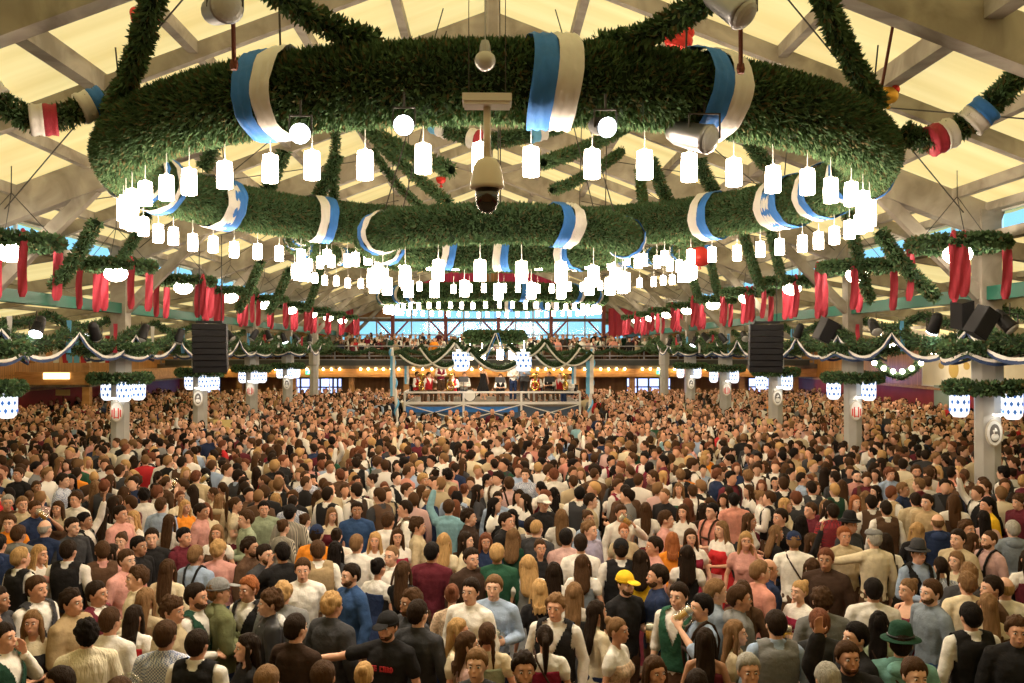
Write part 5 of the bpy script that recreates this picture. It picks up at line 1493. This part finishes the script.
# labels: clothes, turn, pose, what is held
def cloth_words(q):
    k = q['top'].split(':'); n = lambda c: CN.get(c, c); c1 = {'knit': 'cream cable-knit', 'gingham': 'blue gingham', 'plaid': 'red plaid', 'floral': 'beige floral', 'stripe': 'striped', 'quilt': 'black quilted'}.get(k[1], n(k[1])); c2 = n(k[2]) if len(k) > 2 else ''
    return {'vest': '%s waistcoat over %s shirt' % (c1, c2), 'susp': '%s shirt with braces' % c1, 'shirt': '%s shirt' % c1, 'tee': '%s t-shirt' % c1, 'sweater': '%s sweater' % c1, 'hoodie': '%s hoodie' % c1, 'jacket': '%s jacket' % c1,
            'dirndl': '%s dirndl with %s blouse' % (c1, c2), 'blouse': '%s puff-sleeved blouse' % c1, 'dress': 'sleeveless %s dress' % c1}[k[0]]
def hat_words(q):
    for e in q['extra'].split():
        if e.startswith('hat_'): _, st, cl = e.split('_'); return '%s %s' % (CN.get(cl, cl), {'cap': 'cap', 'flat': 'flat cap', 'felt': 'felt hat', 'band': 'headband'}[st])
    return ''
def turn(q):
    f = (q['face'] + 180) % 360 - 180
    return 'facing front' if abs(f) < 22 else 'seen from behind' if abs(f) > 142 else ('facing right' if f > 0 else 'facing left')
def act(q):
    p = q['pose'].lower()
    return {'d': '', 'h': 'holding a beer mug' if q['mug'] else 'forearm raised', 'k': 'drinking from a beer mug', 'u': 'arm raised high', 'o': 'arm stretched sideways', 'f': 'forearms held forward', 'e': 'hand at the ear'}[p]
def base(q):
    h = hat_words(q); return 'person in %s%s' % (cloth_words(q), ' and ' + h if h else '')
def lab1(q):
    t = base(q) + ', ' + turn(q); a = act(q); return t + (', ' + a if a else '')
ORD = ['first', 'second', 'third', 'fourth', 'fifth', 'sixth', 'seventh', 'eighth', 'ninth', 'tenth', 'eleventh', 'twelfth', 'thirteenth', 'fourteenth', 'fifteenth', 'sixteenth', 'seventeenth', 'eighteenth']
from collections import Counter
def finish_labels(people):
    cb = Counter(base(q) for q in people); cl = Counter(lab1(q) for q in people); used = set()
    marks = [q for q in people if cb[base(q)] == 1 and len(base(q).split()) <= 6]
    for q in people:
        q['lab'] = lab1(q) if cl[lab1(q)] == 1 else None
        if q['lab']: used.add(q['lab'])
    for q in people:
        if q['lab']: continue
        cand = sorted(marks, key=lambda m: (m['x'] - q['x']) ** 2 + (m['y'] - q['y']) ** 2)
        sfx = turn(q)
        for m in cand[:6]:
            if m is q: continue
            dx = m['x'] / m['y'] - q['x'] / q['y']; dy = m['y'] - q['y']; 
            if math.hypot(m['x'] - q['x'], dy) > 2.2: break
            rel = ('left of' if dx > 0 else 'right of') if abs(dx) * 8 > abs(dy) else ('in front of' if dy > 0 else 'behind')
            for t in ('%s, %s, %s the %s' % (base(q), sfx, rel, base(m).replace('person in', 'person in')), '%s %s the %s' % (base(q), rel, base(m))):
                if len(t.split()) <= 16 and t not in used: q['lab'] = t; break
            if q['lab']: break
        if q['lab']: used.add(q['lab'])
    left = [q for q in people if not q['lab']]
    for key in {lab1(q) for q in left}:
        g = sorted([q for q in left if lab1(q) == key], key=lambda q: q['x'] / q['y'])
        allg = sorted([q for q in people if lab1(q) == key], key=lambda q: q['x'] / q['y'])
        for q in g:
            i = allg.index(q); t = '%s from the left of each %s' % (ORD[min(i, 17)], key)
            t = '%s, %s such person from the left' % (key, ORD[min(i, 17)])
            if len(t.split()) > 16: t = '%s, %s from the left' % (key.replace(' with ', ', '), ORD[min(i, 17)])
            q['lab'] = ' '.join(t.split()[:16]); 
    for q in people:
        if len(q['lab'].split()) > 16: q['lab'] = ' '.join(q['lab'].replace(' the person in', ' one in').replace('seen from behind', 'from behind').replace(' with braces', '').split()[:16])
    for q in people: tag(q['o'], q['lab'], 'person', q.get('group') or 'guests standing in the nearest rows')
finish_labels(PEOPLE)
for mo, o in HELD:
    q = [p for p in PEOPLE if p['o'] is o][0]
    tag(mo, '%s held by %s' % ('tilted beer mug' if q['pose'].lower() == 'k' else 'beer mug', base(q).replace('person in', 'the person in')), 'beer mug', 'beer mugs held in the crowd')

# ------------------------------------------------------------------ the rest of the crowd, nobody could count it
def piece_set(sex, pose, up_, vest_, hairs, r1, low):
    out = []
    def addp(b, tagn, target):
        tris = sum(len(f) - 2 for f in b.f); q = decim(b, min(1, target / tris))
        V = np.array(q.v); Fc = []
        for f in q.f:
            for i in range(1, len(f) - 1): Fc.append((f[0], f[i], f[i + 1]))
        Fc = np.array(Fc); us, inv = np.unique(Fc, return_inverse=True); V = V[us]; Fc = inv.reshape(Fc.shape)
        out.append((V, Fc, tagn))
    bd = body(sex, pose); skinf = [f for f, m in zip(bd.f, bd.m) if m == 0]; bd.f = skinf; bd.m = [0] * len(skinf)
    bd.f = [f for f in bd.f if bd.v[f[0]][2] > 1.40 or bd.v[f[0]][2] < .5 or abs(bd.v[f[0]][0]) > .20 or bd.v[f[0]][1] < -.17]; bd.m = [0] * len(bd.f)
    addp(bd, 'skin', 620 * r1); addp(top(sex, pose, .012, up_), 'top', 300 * r1)
    if vest_ == 'vest': addp(vest(sex, .028), 'vest', 180 * r1)
    if vest_ == 'bodice': addp(bodice(.024), 'vest', 160 * r1)
    addp(HAIR[hairs], 'hair', 260 * r1)
    addp(skirt() if (sex == 'f' and vest_ == 'bodice') else trousers(), 'low', 110 * r1)
    return out
combos = [('m', 'd', 'long', '', 'short'), ('m', 'f', 'long', 'vest', 'short'), ('m', 'd', 'long', 'vest', 'curly'), ('m', 'h', 'long', '', 'swept'), ('m', 'e', 'short', '', 'short'), ('m', 'u', 'long', 'vest', 'short'),
          ('f', 'd', 'puff', 'bodice', 'long'), ('f', 'f', 'puff', 'bodice', 'bun'), ('f', 'h', 'long', '', 'wavy'), ('f', 'd', 'long', '', 'ponytail'), ('m', 'd', 'long', '', 'buzz'), ('f', 'd', 'puff', 'bodice', 'wavy')]
wts = np.array([6, 4, 3, 3, 2, .5, 4, 2, 3, 2, 2, 3.]); wts /= wts.sum()
near_set = [piece_set(*c, 1.0, 0) for c in combos]; far_set = [[(V, Fc, t) for (V, Fc, t) in piece_set(*c, .36, 0)] for c in combos]
TOPC = [('white', 7), ('cream', 3), ('black', 7), ('charcoal', 5), ('pink', 2), ('lightblue', 2), ('brown', 3), ('tan', 2.5), ('beige', 3), ('rose', 2.2), ('navy', 2), ('maroon', 2), ('salmon', .8), ('grey', 2), ('red', .5), ('green', .6), ('skyblue', .2), ('orange', .3)]
VESTC = [('black', 5), ('charcoal', 3), ('darkbrown', 3), ('brown', 2), ('darkgreen', 1.5), ('maroon', 1.5), ('burgundy', 1), ('navy', 1), ('tan', .7)]
def pick(l): 
    w_ = np.array([q[1] for q in l]); return CC[l[NR.choice(len(l), p=w_ / w_.sum())][0]]
hcs = ['dark', 'dark', 'dark', 'brown', 'brown', 'light', 'black', 'blond', 'auburn', 'brown']
def build_crowd(name, plist, lab, kindname, colr=None):
    VS, FS, TS, off = [], [], [], 0
    for (x, y, z, fc, near) in plist:
        ci = NR.choice(len(combos), p=wts); S_ = near_set[ci] if near else far_set[ci]; sex = combos[ci][0]
        hk = (1.0 if sex == 'm' else .93) * NR.uniform(.96, 1.05); wd = NR.uniform(.95, 1.08); a = math.radians(fc); mir = NR.choice([-1, 1])
        ca, sa = math.cos(a), math.sin(a); tl = NR.uniform(-.04, .06)
        cols = {'skin': jit(SK[NR.randint(5)]), 'hair': jit(HC[hcs[NR.randint(len(hcs))]], .25), 'top': pick(TOPC), 'vest': pick(VESTC), 'low': CC['brown']}
        if combos[ci][3]: cols['top'] = CC['white'] if NR.rand() < .75 else cols['top']
        for (V, Fc, t) in S_:
            W = V * hk; X = W[:, 0] * wd * mir; Y = W[:, 1] * wd - W[:, 2] * tl; 
            VS.append(np.stack([x + X * ca - Y * sa, y + X * sa + Y * ca, z + W[:, 2]], 1)); FS.append((Fc if mir > 0 else Fc[:, ::-1]) + off); off += len(V)
            TS.append(np.tile(np.array(jit(cols[t], .1)), (len(V), 1)))
    me = np_mesh(name, np.concatenate(VS), np.concatenate(FS), attr_mat('crowd_' + name, .85), tint=np.concatenate(TS), smooth=True)
    o = link(name, me, None, label=lab, cat='crowd', kind='stuff'); print(name, len(plist), 'people', len(me.polygons), 'faces'); return o
pl = []; cell = {}
for a, b_ in pts: cell.setdefault((int(a // .6), int(b_ // .6)), []).append((a, b_))
ymax_ind = 17.0
def free(x, y, lim):
    ci, cj = int(x // .6), int(y // .6)
    for i in (-1, 0, 1):
        for j in (-1, 0, 1):
            for (a, b_) in cell.get((ci + i, cj + j), ()):
                if (a - x) ** 2 + (b_ - y) ** 2 < lim * lim: return False
    return True
def blocked(x, y):
    if any(abs(x - cx) < .5 and abs(y - cy_) < .5 for cx, cy_ in cpos): return True
    if sx0 - .9 < x < sx1 + .9 and SY - 5.5 < y < SY + SD + .6: return True
    if abs(x) > XW - .5 or y > GY + 4: return True
    if 40 < y < 40.6 and abs(x + 17.4) < .5: return True
    return False
for t in range(96000):
    y = 14.5 + (56.5 - 14.5) * NR.rand() ** .85; hw_ = min(XW - .4, .60 * y + 2.2); x = NR.uniform(-hw_, hw_)
    if t > 90000: y = NR.uniform(6.5, 14.5); x = NR.uniform(.585 * y + .3, .585 * y + 3.2) * NR.choice([-1, 1])
    lim = .46 if y < 30 else .50
    if blocked(x, y) or not free(x, y, lim): continue
    cell.setdefault((int(x // .6), int(y // .6)), []).append((x, y))
    fc = NR.choice([180, 180, 90, -90, 0, 40, -40, 140, -140]) + NR.uniform(-20, 20)
    pl.append((x, y, 0, fc, y < 25))
build_crowd('crowd', pl, 'dense crowd of festival guests filling the hall floor up to the far gallery', 'crowd')
gl2 = []
for row in range(7):
    yy = GY + .55 + row * 1.1; 
    for i in range(int(31 / .56)):
        x = -15.4 + i * .56 + NR.uniform(-.18, .18)
        if NR.rand() < .22: continue
        gl2.append((x, yy + NR.uniform(-.2, .2), GZ + .08 * row - .28 * NR.rand(), NR.uniform(-70, 70) if NR.rand() < .7 else 180, False))
build_crowd('gallery_crowd', gl2, 'guests packed behind the railing on the back gallery', 'crowd')

# ------------------------------------------------------------------ the band
nb = len(PEOPLE)
BAND = [(416, 60, 'm', 'vest:red:white', 'f', 1), (428, 40, 'm', 'vest:red:white', 'k', 1), (441, 20, 'm', 'vest:burgundy:white', 'f', 0), (453, -20, 'm', 'vest:red:white', 'f', 1), (464, 10, 'm', 'shirt:white', 'f', 1), (483, 160, 'f', 'dress:black', 'u', 0),
        (500, 0, 'm', 'vest:black:white', 'f', 1), (513, 10, 'm', 'shirt:white', 'f', 0), (524, -20, 'm', 'shirt:lightblue', 'h', 0), (537, -20, 'm', 'vest:red:white', 'f', 1), (549, -30, 'm', 'vest:black:white', 'f', 1), (561, -40, 'm', 'vest:red:white', 'k', 1), (571, -60, 'm', 'shirt:white', 'f', 1)]
M_brass = mat('brass', (.75, .48, .12), .25, .9)
for i, (px, fc, sex, tp, po, seat) in enumerate(BAND):
    y = SY + 1.0 + (i % 3) * .9; x = (px - VX) / F * y
    hs, hc, _ = rand_look(R, sex)
    o = person(x, y, sex, fc, hs, hc, tp, po, 'nomug', zf=DECK - (.47 if seat else 0), sit='|sit' if seat else '', group='band players on the platform')
    PEOPLE[-1]['mug'] = False
    PEOPLE[-1]['band'] = i
    if seat:
        s_ = empty('stage_chair', (x + .02, y + .05, DECK), math.radians(fc), label='black chair under the %s seated band player from the left' % ORD[sum(b[5] for b in BAND[:i])], cat='chair', group='chairs on the band platform')
        MB().box((0, .02, .34), (.40, .40, .04)).obj('seat', M_blk, s_); MB().box((0, .23, .62), (.40, .03, .3)).obj('backrest', M_blk, s_)
        for ax in (-.17, .17):
            for ay in (-.15, .2): MB().tube([(ax, ay, 0), (ax, ay, .34 if ay < 0 else .7)], .012, 6).obj('leg', M_steel, s_)
        if i in (0, 3, 9, 12):   # brass
            a = math.radians(fc); q = empty('tuba', (x + .30 * math.sin(a), y - .30 * math.cos(a), DECK + .48), a, label='brass tuba held by the %s band player from the left' % ORD[i], cat='instrument')
            b = MB(); b.lathe([(.04, .2), (.05, .5), (.09, .68), (.19, .80), (.18, .80), (.08, .67), (.03, .5)], (0, 0, 0), 16); b.obj('bell', M_brass, q, smooth=True)
            b = MB(); b.tube([(.16 * math.cos(t), 0, .25 + .2 * math.sin(t)) for t in [2 * PI * j / 16 for j in range(16)]], .045, 8, closed=True); b.obj('coil', M_brass, q, smooth=True)
    if i in (4, 6, 8, 10):
        q = empty('music_stand', (x, y - .62, DECK), label='black music stand before the %s band player from the left' % ORD[i], cat='music stand')
        MB().tube([(0, 0, 0), (0, 0, .95)], .012, 6).obj('pole', M_blk, q); MB().box((0, 0, 1.02), (.45, .03, .26), Euler((-.3, 0, 0)).to_matrix()).obj('desk', M_blk, q)
        for a in range(3): MB().tube([(0, 0, .12), (.22 * math.cos(a * 2.1), .22 * math.sin(a * 2.1), 0.01)], .01, 5).obj('leg', M_blk, q)
for px, sc in ((470, 1.0), (533, .9)):
    y = SY + .9; q = empty('bass_drum', ((px - VX) / F * y, y, DECK), label='black drum on the band platform, %s' % ('left of the singer' if px < 490 else 'right half'), cat='drum')
    b = MB(); b.lathe([(0, -.17), (.27, -.17), (.28, -.16), (.28, .16), (.27, .17), (0, .17)], (0, 0, 0), 20); o = b.obj('shell', M_blk, q); o.location = (0, 0, .30); o.rotation_euler = (PI / 2, 0, 0)
    b = MB(); b.lathe([(0, 0), (.25, 0), (.25, .01), (0, .01)], (0, 0, .172), 20); o = b.obj('drumhead', mat('drumhead', (.6, .58, .52), .5), q); o.location = (0, 0, .30); o.rotation_euler = (PI / 2, 0, 0)
for q in PEOPLE[nb:]:
    i = q['band']; tag(q['o'], '%s band player from the left, in %s, %s' % (ORD[i], cloth_words(q), 'sitting' if BAND[i][5] else 'standing'), 'person', 'band players on the platform')

# look-alikes: say which one, counted from the left of the picture
bpy.context.view_layer.update()
ORD += ['nineteenth', 'twentieth']
same = {}
for o in bpy.data.objects:
    if o.parent is None and o.get('category') and o.get('category') != 'person': same.setdefault(o['label'], []).append(o)
def across(o):
    w_ = Vector(o.matrix_world.translation)
    if o.type == 'MESH' and w_.length < 1e-6: w_ = sum((Vector(c) for c in o.bound_box), Vector()) / 8
    if o.get('label', '').startswith(('table', 'short', 'small black')): pass
    return w_.x / max(w_.y, .1)
for lb, os_ in same.items():
    if 1 < len(os_) <= 20:
        for i, o in enumerate(sorted(os_, key=across)):
            t = '%s, %s from the left' % (lb, ORD[i])
            if len(t.split()) > 16: t = '%s, %s' % (lb, ORD[i])
            o['label'] = t
